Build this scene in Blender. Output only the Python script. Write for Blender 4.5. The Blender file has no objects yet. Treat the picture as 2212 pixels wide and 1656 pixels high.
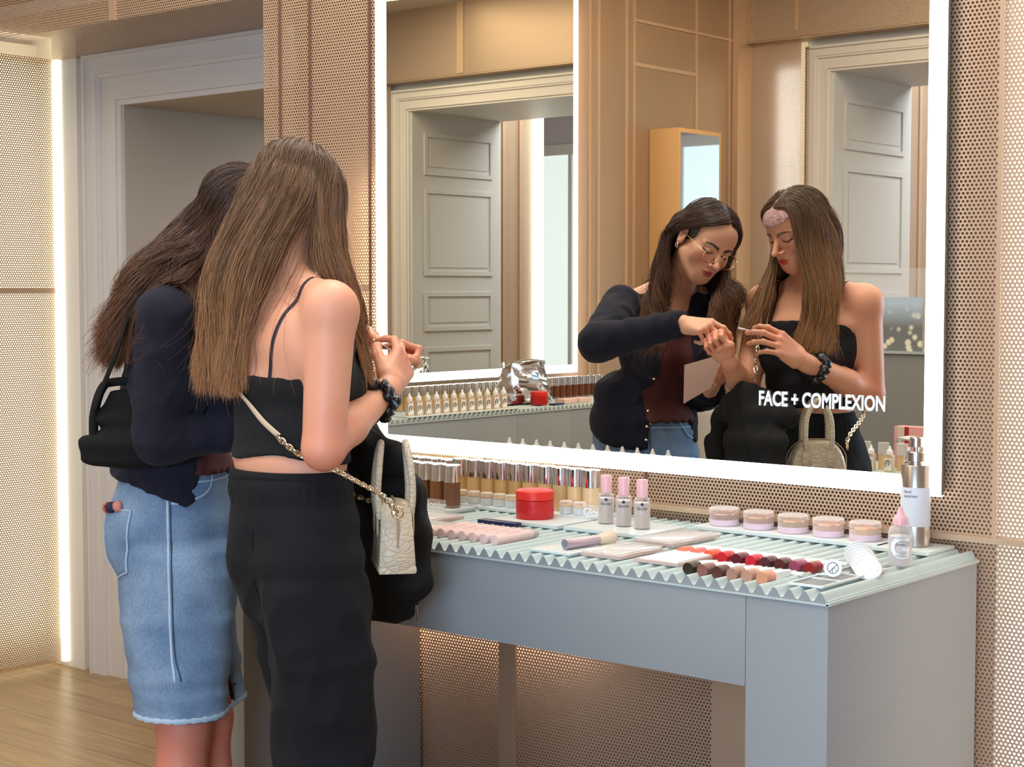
import bpy, bmesh, math, random
import numpy as np
from mathutils import Vector, Matrix
from math import sin, cos, pi, radians, sqrt, atan

random.seed(7); np.random.seed(7)
SC = bpy.context.scene
COL = SC.collection

# ------------------------------------------------------------------ camera
cam_d = bpy.data.cameras.new('camera'); cam = bpy.data.objects.new('camera', cam_d); COL.objects.link(cam)
cam.location = (0, 0, 1.40)
cam.rotation_euler = (pi/2 - atan(203/3577), 0, radians(40.0))
cam_d.sensor_width = 36; cam_d.lens = 3577*36/2212; cam_d.clip_start = 0.05
SC.camera = cam

# ------------------------------------------------------------------ world, lights, exposure
SC.view_settings.view_transform = 'Standard'; SC.view_settings.look = 'None'
SC.view_settings.gamma = 1; SC.view_settings.use_curve_mapping = False
SC.view_settings.exposure = -0.18
SC.cycles.max_bounces = 12; SC.cycles.transparent_max_bounces = 24
SC.cycles.glossy_bounces = 8; SC.cycles.transmission_bounces = 10; SC.cycles.diffuse_bounces = 4
SC.cycles.caustics_reflective = False; SC.cycles.caustics_refractive = False
SC.cycles.sample_clamp_indirect = 4.0
SC.cycles.use_denoising = True
w = bpy.data.worlds.new('world'); SC.world = w; w.use_nodes = True
w.node_tree.nodes['Background'].inputs[0].default_value = (0.62, 0.78, 1.0, 1)
w.node_tree.nodes['Background'].inputs[1].default_value = 1.0

def area(name, loc, target, sx, sy, power, col, spread=180):
    l = bpy.data.lights.new(name, 'AREA'); l.shape = 'RECTANGLE'; l.size = sx; l.size_y = sy
    l.energy = power; l.color = col; l.spread = radians(spread)
    o = bpy.data.objects.new(name, l); COL.objects.link(o); o.location = loc
    d = Vector(target) - Vector(loc); o.rotation_euler = d.to_track_quat('-Z', 'Y').to_euler()
    return o
WARM = (1.0, 0.80, 0.56); NEUT = (1.0, 0.93, 0.84); COOL = (0.60, 0.78, 1.0)
area('ceiling_lamp_light', (-1.6, 1.3, 3.28), (-1.6, 1.3, 0), 2.6, 2.0, 52, NEUT)
area('face_fill_light', (-2.55, 3.0, 3.28), (-2.55, 2.35, 1.4), 1.2, 0.25, 36, NEUT)  # added fill aimed at the two faces to brighten their reflection
area('ceiling_lamp_light', (-3.6, 1.2, 3.28), (-3.6, 1.2, 0), 1.6, 2.2, 42, NEUT)
area('ceiling_lamp_light', (-3.6, -0.8, 3.28), (-3.9, -1.2, 0), 2.4, 1.2, 66, WARM)
area('ceiling_lamp_light', (-3.6, -4.0, 3.28), (-3.6, -4.0, 0), 1.6, 1.6, 95, (0.96, 0.95, 0.95))
area('passage_fill_light', (-3.85, 5.25, 2.3), (-4.83, 4.0, 1.2), 0.6, 0.6, 24, NEUT)  # unseen fill added behind the pillar to brighten the left reveal
area('window_daylight', (0.2, -2.45, 1.55), (-1.2, 2.6, 0.7), 2.4, 2.2, 92, (0.54, 0.75, 1.0), 100)
# lamps inside the hollow wall, lighting the board behind the perforated copper
area('cavity_lamp_light', (-5.235, 3.43, 1.25), (-5.33, 3.43, 1.25), 0.36, 2.3, 7.0, (1.0, 0.90, 0.62))
area('cavity_lamp_light', (-1.10, 3.225, 1.2), (-1.10, 3.3, 1.2), 0.5, 2.3, 20, (1.0, 0.92, 0.86))
area('cavity_lamp_light', (-3.24, 3.225, 1.05), (-3.24, 3.3, 1.05), 0.14, 1.3, 14, (1.0, 0.90, 0.70))
area('cavity_lamp_light', (-2.95, 3.225, 0.62), (-2.95, 3.3, 0.62), 0.9, 0.2, 22, (1.0, 0.90, 0.74))
area('cavity_lamp_light', (-2.92, 3.225, 0.985), (-2.92, 3.3, 0.985), 0.5, 0.06, 6, (1.0, 0.85, 0.45))
area('cavity_lamp_light', (-5.385, -0.70, 1.6), (-5.45, -0.70, 1.6), 0.14, 2.6, 12, (1.0, 0.95, 0.88))
area('cavity_lamp_light', (-5.08, -2.262, 1.4), (-5.08, -2.32, 1.4), 0.16, 2.6, 5, (1.0, 0.93, 0.82))

# ------------------------------------------------------------------ materials
def new_mat(name):
    m = bpy.data.materials.new(name); m.use_nodes = True; nt = m.node_tree
    return m, nt, nt.nodes['Principled BSDF']
def setin(b, **k):
    for a, v in k.items():
        a = {'base':'Base Color','rough':'Roughness','metal':'Metallic','ior':'IOR','trans':'Transmission Weight','coat':'Coat Weight','sheen':'Sheen Weight','sss':'Subsurface Weight','emis':'Emission Strength','ecol':'Emission Color','alpha':'Alpha','spec':'Specular IOR Level'}[a]
        b.inputs[a].default_value = (*v, 1) if isinstance(v, tuple) and len(v) == 3 else v
def srgb(r, g, b):
    f = lambda c: (c/255/12.92) if c/255 <= 0.04045 else ((c/255+0.055)/1.055)**2.4
    return (f(r), f(g), f(b))
MATS = {}
def plain(name, col, rough=0.5, noise=0.0, nscale=40.0, bump=0.0, bscale=200.0, **k):
    if name in MATS: return MATS[name]
    m, nt, b = new_mat(name); setin(b, base=col, rough=rough, **k)
    N = nt.nodes; L = nt.links
    if noise > 0 or bump > 0:
        tc = N.new('ShaderNodeTexCoord')
    if noise > 0:
        t = N.new('ShaderNodeTexNoise'); t.inputs['Scale'].default_value = nscale; t.inputs['Detail'].default_value = 4
        L.new(tc.outputs['Object'], t.inputs['Vector'])
        r = N.new('ShaderNodeMix'); r.data_type = 'RGBA'
        r.inputs['A'].default_value = (*[c*(1-noise) for c in col], 1); r.inputs['B'].default_value = (*[min(1, c*(1+noise)) for c in col], 1)
        L.new(t.outputs['Fac'], r.inputs['Factor']); L.new(r.outputs['Result'], b.inputs['Base Color'])
    if bump > 0:
        t = N.new('ShaderNodeTexNoise'); t.inputs['Scale'].default_value = bscale; t.inputs['Detail'].default_value = 3
        L.new(tc.outputs['Object'], t.inputs['Vector'])
        bp = N.new('ShaderNodeBump'); bp.inputs['Strength'].default_value = bump; bp.inputs['Distance'].default_value = 0.002
        L.new(t.outputs['Fac'], bp.inputs['Height']); L.new(bp.outputs['Normal'], b.inputs['Normal'])
    MATS[name] = m
    return m
def emit(name, col, s):
    m, nt, b = new_mat(name); setin(b, base=(0.8,0.8,0.8), ecol=col, emis=s); return m
def glassy(name, col, alpha=0.25, rough=0.05, ior=1.45):
    """thin clear plastic: mostly see-through with a gloss"""
    if name in MATS: return MATS[name]
    m, nt, b = new_mat(name); N = nt.nodes; L = nt.links
    setin(b, base=col, rough=rough)
    tr = N.new('ShaderNodeBsdfTransparent'); tr.inputs[0].default_value = (*[min(1, c*0.3+0.7) for c in col], 1)
    mx = N.new('ShaderNodeMixShader'); fr = N.new('ShaderNodeLayerWeight'); fr.inputs['Blend'].default_value = 0.25
    ma = N.new('ShaderNodeMath'); ma.operation = 'MULTIPLY_ADD'; ma.inputs[1].default_value = 0.7; ma.inputs[2].default_value = alpha; ma.use_clamp = True
    L.new(fr.outputs['Facing'], ma.inputs[0]); L.new(ma.outputs[0], mx.inputs[0])
    L.new(tr.outputs[0], mx.inputs[1]); L.new(b.outputs[0], mx.inputs[2])
    L.new(mx.outputs[0], N['Material Output'].inputs['Surface'])
    MATS[name] = m
    return m
def perforated(name, col, rough=0.36, pitch=0.0094, rad=0.0029, metal=0.45):
    """copper sheet with a hexagonal field of punched holes (UVs are in metres)"""
    m, nt, b = new_mat(name); N = nt.nodes; L = nt.links
    setin(b, base=col, rough=rough, metal=metal)
    uv = N.new('ShaderNodeUVMap')
    def vm(op, a, bb=None):
        n = N.new('ShaderNodeVectorMath'); n.operation = op
        if isinstance(a, tuple): n.inputs[0].default_value = a
        else: L.new(a, n.inputs[0])
        if bb is not None:
            if isinstance(bb, tuple): n.inputs[1].default_value = bb
            else: L.new(bb, n.inputs[1])
        return n
    cell = (pitch, pitch*sqrt(3), 1.0)
    q = vm('DIVIDE', uv.outputs[0], cell).outputs[0]
    ds = []
    for off in ((0, 0, 0), (0.5, 0.5, 0)):
        f = vm('FRACTION', vm('ADD', q, off).outputs[0]).outputs[0]
        f = vm('MULTIPLY', vm('SUBTRACT', f, (0.5, 0.5, 0)).outputs[0], (cell[0], cell[1], 0)).outputs[0]
        ds.append(vm('LENGTH', f).outputs['Value'])
    mn = N.new('ShaderNodeMath'); mn.operation = 'MINIMUM'; L.new(ds[0], mn.inputs[0]); L.new(ds[1], mn.inputs[1])
    lt = N.new('ShaderNodeMath'); lt.operation = 'LESS_THAN'; L.new(mn.outputs[0], lt.inputs[0]); lt.inputs[1].default_value = rad
    tr = N.new('ShaderNodeBsdfTransparent'); mx = N.new('ShaderNodeMixShader')
    L.new(lt.outputs[0], mx.inputs[0]); L.new(b.outputs[0], mx.inputs[1]); L.new(tr.outputs[0], mx.inputs[2])
    L.new(mx.outputs[0], N['Material Output'].inputs['Surface'])
    MATS[name] = m
    return m
COPPER = srgb(208, 178, 149)
M_perf = perforated('perforated_copper', COPPER)
M_copper = plain('copper_sheet', COPPER, 0.4, metal=0.45)
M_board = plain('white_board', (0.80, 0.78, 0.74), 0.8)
M_dboard = plain('shaded_board', srgb(120, 92, 74), 0.8)  # shade of the unlit hollow put into the board colour
M_grey = plain('grey_lacquer', srgb(146, 151, 154), 0.42, noise=0.02, nscale=6)
M_top = plain('pale_lit_surface', srgb(188, 202, 198), 0.38)  # counter grey lightened to carry the mirror's glow on the top
M_white = plain('white_paint', srgb(222, 218, 215), 0.5, noise=0.02, nscale=5)
M_plaster = plain('grey_plaster', srgb(190, 181, 168), 0.8, noise=0.03, nscale=3)
M_greydoor = plain('grey_door_paint', srgb(204, 207, 210), 0.5, noise=0.02)
M_mirror = plain('silvered_glass', (0.92, 0.93, 0.88), 0.0, metal=1.0)
M_led = emit('frosted_light_band', (1.0, 0.985, 0.96), 5.0)
M_ledwarm = emit('warm_light_strip', (1.0, 0.90, 0.62), 1.3)
M_chrome = plain('silver_metal', (0.82, 0.82, 0.83), 0.12, metal=1.0)
M_steel = plain('brushed_steel', (0.50, 0.47, 0.43), 0.28, metal=1.0)
M_acryl = glassy('clear_acrylic', (0.95, 0.95, 0.95), 0.10)
M_plate = plain('white_acrylic_plate', srgb(214, 222, 220), 0.3)
M_paper = plain('white_paper', srgb(244, 243, 238), 0.8)
M_whitep = plain('white_plastic', srgb(240, 240, 238), 0.35)
M_black = plain('black_print', (0.012, 0.012, 0.014), 0.5)
M_pink = plain('pink_plastic', srgb(232, 178, 182), 0.4)
M_pinkcard = plain('pale_pink_tube', srgb(240, 205, 198), 0.45)

def floor_mat():
    m, nt, b = new_mat('oak_floor'); N = nt.nodes; L = nt.links
    tc = N.new('ShaderNodeTexCoord'); mp = N.new('ShaderNodeMapping'); mp.inputs['Rotation'].default_value = (0, 0, radians(0))
    L.new(tc.outputs['Object'], mp.inputs[0])
    br = N.new('ShaderNodeTexBrick'); br.inputs['Scale'].default_value = 1.0; br.inputs['Brick Width'].default_value = 1.6; br.inputs['Row Height'].default_value = 0.13
    br.inputs['Mortar Size'].default_value = 0.0016; br.offset = 0.37
    br.inputs['Color1'].default_value = (*srgb(166, 138, 98), 1); br.inputs['Color2'].default_value = (*srgb(148, 121, 84), 1); br.inputs['Mortar'].default_value = (*srgb(96, 74, 48), 1)
    L.new(mp.outputs[0], br.inputs['Vector'])
    mp2 = N.new('ShaderNodeMapping'); mp2.inputs['Scale'].default_value = (1.2, 14, 1); L.new(tc.outputs['Object'], mp2.inputs[0])
    ns = N.new('ShaderNodeTexNoise'); ns.inputs['Scale'].default_value = 3; ns.inputs['Detail'].default_value = 6; L.new(mp2.outputs[0], ns.inputs['Vector'])
    mx = N.new('ShaderNodeMix'); mx.data_type = 'RGBA'; mx.blend_type = 'MULTIPLY'; mx.inputs['Factor'].default_value = 0.55
    rp = N.new('ShaderNodeValToRGB'); rp.color_ramp.elements[0].color = (0.55, 0.5, 0.45, 1); rp.color_ramp.elements[1].color = (1.25, 1.2, 1.15, 1)
    rp.color_ramp.elements[0].position = 0.3; rp.color_ramp.elements[1].position = 0.7
    L.new(ns.outputs['Fac'], rp.inputs[0]); L.new(br.outputs['Color'], mx.inputs['A']); L.new(rp.outputs[0], mx.inputs['B'])
    L.new(mx.outputs['Result'], b.inputs['Base Color']); setin(b, rough=0.3)
    return m
M_floor = floor_mat()

# ------------------------------------------------------------------ object helpers
def link(name, me, mat, parent=None, loc=None):
    o = bpy.data.objects.new(name, me); COL.objects.link(o)
    if mat is not None:
        for mm in (mat if isinstance(mat, (list, tuple)) else [mat]): me.materials.append(mm)
    if parent is not None: o.parent = parent
    if loc is not None: o.location = loc
    return o
def tag(o, label=None, cat=None, group=None, kind=None):
    if label: o['label'] = label
    if cat: o['category'] = cat
    if group: o['group'] = group
    if kind: o['kind'] = kind
    return o
def thing(name, label, cat, loc=(0, 0, 0), rz=0.0, group=None):
    o = bpy.data.objects.new(name, None); COL.objects.link(o); o.location = loc; o.rotation_euler = (0, 0, rz)
    o.empty_display_size = 0.05
    return tag(o, label, cat, group)
def struct(o): o['kind'] = 'structure'; return o
def finish(bm, name, smooth=0.6):
    me = bpy.data.meshes.new(name); bm.normal_update(); bm.to_mesh(me); bm.free()
    if smooth:
        me.polygons.foreach_set('use_smooth', [True]*len(me.polygons)); me.set_sharp_from_angle(angle=smooth)
    return me
def bm_box(bm, lo, hi, mi=0):
    vs = [bm.verts.new((x, y, z)) for x in (lo[0], hi[0]) for y in (lo[1], hi[1]) for z in (lo[2], hi[2])]
    for f in ((0,1,3,2), (4,6,7,5), (0,4,5,1), (2,3,7,6), (0,2,6,4), (1,5,7,3)):
        fc = bm.faces.new([vs[i] for i in f]); fc.material_index = mi
    return vs
def bevel(bm, w, seg=2):
    if w > 0: bmesh.ops.bevel(bm, geom=list(bm.edges), offset=w, segments=seg, profile=0.6, affect='EDGES')
def box(name, lo, hi, mat, parent=None, bev=0.0, seg=2):
    bm = bmesh.new(); bm_box(bm, lo, hi); bevel(bm, bev, seg)
    return link(name, finish(bm, name), mat, parent)
def box_uv(me):
    """metre-scaled box-projected UVs"""
    uv = me.uv_layers.new(name='UVMap')
    for p in me.polygons:
        n = p.normal; ax = max(range(3), key=lambda i: abs(n[i]))
        for li in p.loop_indices:
            c = me.vertices[me.loops[li].vertex_index].co
            uv.data[li].uv = ((c.y, c.z) if ax == 0 else (c.x, c.z) if ax == 1 else (c.x, c.y))
def panel(name, lo, hi, mat=None, parent=None):
    """a flat metal sheet (thin in one axis) with metre UVs"""
    bm = bmesh.new(); ax = min(range(3), key=lambda i: abs(hi[i]-lo[i]))
    a, b = [i for i in range(3) if i != ax]
    q = []
    for s, t in ((0, 0), (1, 0), (1, 1), (0, 1)):
        v = [0, 0, 0]; v[ax] = lo[ax]; v[a] = (lo, hi)[s][a]; v[b] = (lo, hi)[t][b]; q.append(bm.verts.new(v))
    bm.faces.new(q)
    me = finish(bm, name, 0); box_uv(me)
    return link(name, me, mat or M_perf, parent)
def lathe_bm(bm, prof, seg=24, mi=0, c=(0, 0), cap=True):
    rings = []
    for r, z in prof:
        if r < 1e-6: rings.append([bm.verts.new((c[0], c[1], z))])
        else: rings.append([bm.verts.new((c[0]+r*cos(2*pi*i/seg), c[1]+r*sin(2*pi*i/seg), z)) for i in range(seg)])
    for A, B in zip(rings, rings[1:]):
        for i in range(seg):
            j = (i+1) % seg
            vs = [A[i % len(A)], A[j % len(A)], B[j % len(B)], B[i % len(B)]]
            u = []
            for v in vs:
                if v not in u: u.append(v)
            if len(u) > 2:
                f = bm.faces.new(u); f.material_index = mi
    if cap:
        for R in (rings[0], rings[-1]):
            if len(R) > 2:
                try: f = bm.faces.new(R); f.material_index = mi
                except ValueError: pass
def lathe(name, prof, mat, parent=None, seg=24, loc=None):
    bm = bmesh.new(); lathe_bm(bm, prof, seg); bmesh.ops.recalc_face_normals(bm, faces=bm.faces)
    return link(name, finish(bm, name), mat, parent, loc)
def tube_bm(bm, pts, rad, seg=8, flat=1.0, upv=None, closed=False, mi=0):
    pts = [Vector(p) for p in pts]; n = len(pts); rings = []
    if not hasattr(rad, '__len__'): rad = [rad]*n
    prev = None
    for i, p in enumerate(pts):
        if closed: t = pts[(i+1) % n]-pts[i-1]
        else: t = pts[min(i+1, n-1)]-pts[max(i-1, 0)]
        t.normalize()
        if upv is not None: u = Vector(upv[i] if hasattr(upv[0], '__len__') else upv)
        else: u = prev if prev is not None else (Vector((0, 0, 1)) if abs(t.z) < 0.9 else Vector((1, 0, 0)))
        a = t.cross(u)
        if a.length < 1e-6: a = t.cross(Vector((0.3, 0.9, 0.1)))
        a.normalize(); b = a.cross(t); b.normalize(); prev = b
        rings.append([bm.verts.new(p+a*(rad[i]*cos(2*pi*k/seg))+b*(rad[i]*flat*sin(2*pi*k/seg))) for k in range(seg)])
    rr = list(zip(rings, rings[1:])) + ([(rings[-1], rings[0])] if closed else [])
    for A, B in rr:
        for k in range(seg):
            f = bm.faces.new((A[k], A[(k+1) % seg], B[(k+1) % seg], B[k])); f.material_index = mi
    if not closed:
        for R in (rings[0], rings[-1]):
            f = bm.faces.new(R); f.material_index = mi
def tube(name, pts, rad, mat, parent=None, seg=8, **k):
    bm = bmesh.new(); tube_bm(bm, pts, rad, seg, **k); bmesh.ops.recalc_face_normals(bm, faces=bm.faces)
    return link(name, finish(bm, name, 0.9), mat, parent)
def smooth_path(pts, n=8):
    pts = [Vector(p) for p in pts]; out = []
    P = [pts[0]*2-pts[1]] + pts + [pts[-1]*2-pts[-2]]
    for i in range(1, len(P)-2):
        for j in range(n):
            t = j/n; a, b, c, d = P[i-1], P[i], P[i+1], P[i+2]
            out.append(0.5*((2*b)+(-a+c)*t+(2*a-5*b+4*c-d)*t*t+(-a+3*b-3*c+d)*t**3))
    out.append(pts[-1]); return out
def textmesh(name, s, size, mat, parent=None, loc=(0, 0, 0), rot=(pi/2, 0, 0), ext=0.0004, bold=0.0, align='LEFT', bend=None, shear=0.0, sx=1.0):
    c = bpy.data.curves.new(name, 'FONT'); c.body = s; c.size = size; c.extrude = ext; c.offset = bold; c.align_x = align; c.resolution_u = 4; c.shear = shear
    o = bpy.data.objects.new(name, c); COL.objects.link(o)
    dg = bpy.context.evaluated_depsgraph_get(); me = bpy.data.meshes.new_from_object(o.evaluated_get(dg))
    bpy.data.objects.remove(o); bpy.data.curves.remove(c)
    M = Matrix.Translation(loc) @ (Matrix.Rotation(rot[2], 4, 'Z') @ Matrix.Rotation(rot[1], 4, 'Y') @ Matrix.Rotation(rot[0], 4, 'X')) @ Matrix.Scale(sx, 4, (1, 0, 0))
    if bend:   # wrap round a vertical cylinder of this radius; angle of the text centre in bend[1]
        R, a0 = bend
        for v in me.vertices:
            a = a0+v.co.x/R; rr = R+v.co.z
            v.co = Vector((rr*cos(a), rr*sin(a), v.co.y+loc[2]))
    else:
        me.transform(M)
    me.materials.clear()
    return link(name, me, mat, parent)
def copy_thing(root, loc, label, rz=None):
    """copy a thing and its parts (and sub-parts), sharing mesh data"""
    r = root.copy(); COL.objects.link(r); r.location = loc
    if rz is not None: r.rotation_euler = (0, 0, rz)
    r['label'] = label
    for ch in list(root.children):
        c = ch.copy(); COL.objects.link(c); c.parent = r
        for g in list(ch.children):
            d = g.copy(); COL.objects.link(d); d.parent = c
    return r
ORD = ['first', 'second', 'third', 'fourth', 'fifth', 'sixth', 'seventh', 'eighth', 'ninth', 'tenth', 'eleventh', 'twelfth', 'thirteenth', 'fourteenth', 'fifteenth', 'sixteenth']

# ================================================================== the room
XL, YM, YB, ZC = -5.36, 3.20, -2.25, 3.35
struct(box('floor', (-7.5, -6.6, -0.05), (2.6, 6.2, 0.0), M_floor))
struct(box('ceiling', (-7.5, -6.6, ZC), (2.6, 6.2, ZC+0.08), plain('ceiling_paint', srgb(226, 218, 208), 0.8)))
# mirror wall: an upper sheet, a small ledge, a lower sheet, and the white board behind them, coloured dark where unlit
wm = struct(panel('wall_mirror_side', (-3.60, 3.19, 0.895), (2.4, 3.19, ZC)))
struct(panel('wall_below_ledge', (-3.60, 3.205, 0.0), (2.4, 3.205, 0.885)))
struct(box('trim_ledge', (-3.60, 3.180, 0.884), (2.4, 3.212, 0.897), M_copper))
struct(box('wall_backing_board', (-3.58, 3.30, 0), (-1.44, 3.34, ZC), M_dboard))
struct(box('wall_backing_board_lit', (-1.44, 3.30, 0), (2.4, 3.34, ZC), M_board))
for i, (x, wd) in enumerate(((-3.405, 0.004), (-3.527, 0.004), (-3.172, 0.005), (-1.395, 0.010), (-2.262, 0.006), (-2.755, 0.03), (-0.35, 0.01))):
    struct(box('trim_seam_%d' % (i+1), (x-wd/2, 3.182, 0.897), (x+wd/2, 3.188, ZC), M_copper if wd > 0.007 else plain('dark_seam', srgb(120, 82, 66), 0.6)))
struct(box('trim_seam_8', (-3.60, 3.184, 1.395), (-3.172, 3.189, 1.412), M_copper))
for i, (x, wd) in enumerate(((-2.70, 0.055), (-3.06, 0.06), (-2.03, 0.10), (-1.90, 0.008))):
    struct(box('trim_lower_seam_%d' % (i+1), (x-wd/2, 3.197, 0), (x+wd/2, 3.204, 0.884), M_copper))
# pillar end, lintel over the doorway recess and its soffit
struct(panel('wall_pillar_return', (-3.60, 3.19, 0), (-3.60, 3.64, ZC)))
struct(panel('wall_lintel', (-5.45, 3.19, 2.235), (-3.60, 3.19, ZC)))
struct(panel('ceiling_soffit', (-5.45, 3.19, 2.235), (-3.60, 3.64, 2.235)))
struct(box('ceiling_soffit_lining', (-5.45, 3.25, 2.32), (-3.60, 3.64, 2.36), M_board))
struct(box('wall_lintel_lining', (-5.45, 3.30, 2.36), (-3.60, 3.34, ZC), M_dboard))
struct(box('trim_lintel_seam', (-4.31, 3.184, 2.235), (-4.28, 3.19, ZC), M_copper))
# left nib: backlit perforated sheet
struct(panel('wall_left_nib', (-5.20, 3.19, 0.02), (-5.20, 3.585, 2.235)))
struct(panel('wall_left_nib_end', (-5.36, 3.19, 0.0), (-5.20, 3.19, 2.235)))
struct(box('wall_left_nib_backing', (-5.36, 3.22, 0), (-5.33, 3.64, 2.3), M_board))
struct(box('trim_nib_rail', (-5.204, 3.19, 1.385), (-5.197, 3.585, 1.405), M_copper))
struct(box('trim_nib_light', (-5.205, 3.592, 0.02), (-5.178, 3.612, 2.235), M_ledwarm))
struct(box('wall_nib_mount', (-5.36, 3.614, 0), (-5.09, 3.64, 2.4), M_board))
# doorway wall, deep plain reveal beyond
def cut_wall(name, x0, x1, y0, y1, z1, ox0, ox1, oz, mat):
    bm = bmesh.new()
    bm_box(bm, (x0, y0, 0), (ox0, y1, z1)); bm_box(bm, (ox1, y0, 0), (x1, y1, z1)); bm_box(bm, (ox0, y0, oz), (ox1, y1, z1))
    return struct(link(name, finish(bm, name, 0), mat))
cut_wall('wall_door_side', -5.6, -2.9, 3.64, 4.75, ZC, -4.845, -3.62, 2.05, M_plaster)
struct(box('wall_beyond_door', (-5.6, 5.6, 0), (-2.6, 5.66, ZC), M_plaster))
def architrave(name, x0, x1, z, y, out, mat, steps, wd):
    """stepped moulding round an opening x0..x1, height z, on a wall face at y, projecting by out*depth"""
    bm = bmesh.new()
    for (a, b, d) in steps:      # a..b = distance outward from the opening, d = depth
        a *= wd; b *= wd
        pts_o = [(x0-b, 0), (x0-b, z+b), (x1+b, z+b), (x1+b, 0)]
        pts_i = [(x0-a, 0), (x0-a, z+a), (x1+a, z+a), (x1+a, 0)]
        for k in range(3):
            q = [pts_o[k], pts_o[k+1], pts_i[k+1], pts_i[k]]
            f = [bm.verts.new((px, y+out*d, pz)) for px, pz in q]; g = [bm.verts.new((px, y, pz)) for px, pz in q]
            bm.faces.new(f)
            for j in range(4): bm.faces.new((f[j], f[(j+1) % 4], g[(j+1) % 4], g[j]))
    bmesh.ops.recalc_face_normals(bm, faces=bm.faces)
    return link(name, finish(bm, name, 0), mat)
STEPS = [(0.0, 0.10, 0.016), (0.10, 0.16, 0.026), (0.16, 0.52, 0.022), (0.52, 0.60, 0.034), (0.60, 0.68, 0.040), (0.68, 0.90, 0.036), (0.90, 0.96, 0.050), (0.96, 1.0, 0.044)]
ar = architrave('trim_1', -4.845, -3.62, 2.05, 3.64, -1, M_white, STEPS, 0.19); struct(ar)
# left wall of the room with its own panels
struct(panel('wall_left', (XL, YB, 0), (XL, 3.19, ZC)))
struct(box('wall_left_backing', (XL-0.12, YB, 0), (XL-0.10, 3.2, ZC), M_dboard))
for i, y in enumerate((-0.72, -0.80, -1.05, -1.12, -1.73, -2.08)):
    struct(box('trim_left_seam_%d' % (i+1), (XL, y-0.008, 0.9), (XL+0.008, y+0.008, ZC), M_copper))
struct(box('trim_left_rail', (XL, -1.73, 2.62), (XL+0.006, -1.12, 2.64), M_copper))
struct(box('trim_left_rail_high', (XL, -2.25, 2.86), (XL+0.006, -1.12, 2.875), M_copper))
struct(box('wall_left_column', (XL, -2.25, 0), (XL+0.05, -2.10, ZC), M_copper))
struct(box('trim_left_ledge', (XL, -2.2, 0.884), (XL+0.012, 3.1, 0.897), M_copper))
# back wall with the tall panelled doorway
bm = bmesh.new()
for lo, hi in (((XL, YB), (-4.95, YB)), ((-2.28, YB), (-1.5, YB))):
    pass
bm.free()
struct(panel('wall_back_left', (XL, YB, 0), (-4.92, YB, 2.86)))
struct(panel('wall_back_right', (-2.30, YB, 0), (-1.45, YB, 2.86)))
struct(panel('wall_back_over_door', (XL, YB+0.06, 2.86), (-1.45, YB+0.06, ZC)))
struct(box('wall_back_soffit', (XL, YB-0.05, 2.855), (-1.45, YB+0.06, 2.862), M_copper))
struct(box('trim_back_seam_1', (-4.98, YB+0.06, 2.90), (-4.96, YB+0.066, ZC), M_copper))
struct(box('trim_back_seam_2', (-3.05, YB+0.06, 2.87), (-2.99, YB+0.066, ZC), M_copper))
cut_wall('wall_back_masonry', -5.6, -1.45, YB-1.02, YB-0.05, ZC, -4.80, -2.44, 2.66, M_greydoor)
struct(architrave('trim_2', -4.80, -2.44, 2.66, YB-0.05, 1, M_white, STEPS, 0.15))
struct(box('trim_door_light', (-4.985, YB-0.045, 0.02), (-4.955, YB-0.02, 2.84), M_ledwarm))
def reveal_panels(name, x, sgn):
    bm = bmesh.new(); y0, y1 = YB-0.92, YB-0.17
    bm_box(bm, (min(x, x+sgn*0.02), YB-1.02, 0), (max(x, x+sgn*0.02), YB-0.05, 2.66))
    for z0, z1 in ((0.12, 0.98), (1.10, 1.38), (1.50, 2.12), (2.22, 2.52)):
        for (a, b, c, d) in ((y0+0.03, y1-0.03, z0, z0+0.03), (y0+0.03, y1-0.03, z1-0.03, z1), (y0, y0+0.03, z0, z1), (y1-0.03, y1, z0, z1)):
            bm_box(bm, (min(x+sgn*0.02, x+sgn*0.030), a, c), (max(x+sgn*0.02, x+sgn*0.030), b, d))
        bm_box(bm, (min(x+sgn*0.02, x+sgn*0.024), y0+0.06, z0+0.06), (max(x+sgn*0.02, x+sgn*0.024), y1-0.06, z1-0.06))
    return link(name, finish(bm, name, 0), M_greydoor)
struct(reveal_panels('door_1', -4.80, 1)); struct(reveal_panels('door_2', -2.44, -1))
# the room beyond and the rest of the shell
struct(panel('wall_next_room_left', (-4.86, -6.4, 0), (-4.86, YB-1.03, ZC)))
struct(box('wall_next_room_backing', (-5.0, -6.4, 0), (-4.98, YB-1.03, ZC), M_board))
for i, y in enumerate((-3.55, -3.85, -4.3)):
    struct(box('trim_next_room_seam_%d' % (i+1), (-4.86, y-0.02, 0), (-4.85, y+0.02, ZC), M_copper))
struct(panel('wall_next_room_nib', (-2.36, -3.80, 0), (-2.36, YB-1.03, ZC)))
struct(box('wall_next_room_nib_core', (-2.34, -3.80, 0), (-2.25, YB-1.03, ZC), M_board))
for i, y in enumerate((-3.42, -3.62)):
    struct(box('trim_next_nib_seam_%d' % (i+1), (-2.37, y-0.02, 0), (-2.36, y+0.02, ZC), M_copper))
struct(box('trim_nib_edge_light', (-2.40, -3.86, 0.0), (-2.30, -3.805, 2.75), M_led))
struct(box('wall_next_room_back', (-5.6, -6.5, 0), (2.4, -6.4, ZC), plain('lilac_wall', srgb(205, 196, 204), 0.8)))
wf = bmesh.new()
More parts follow.
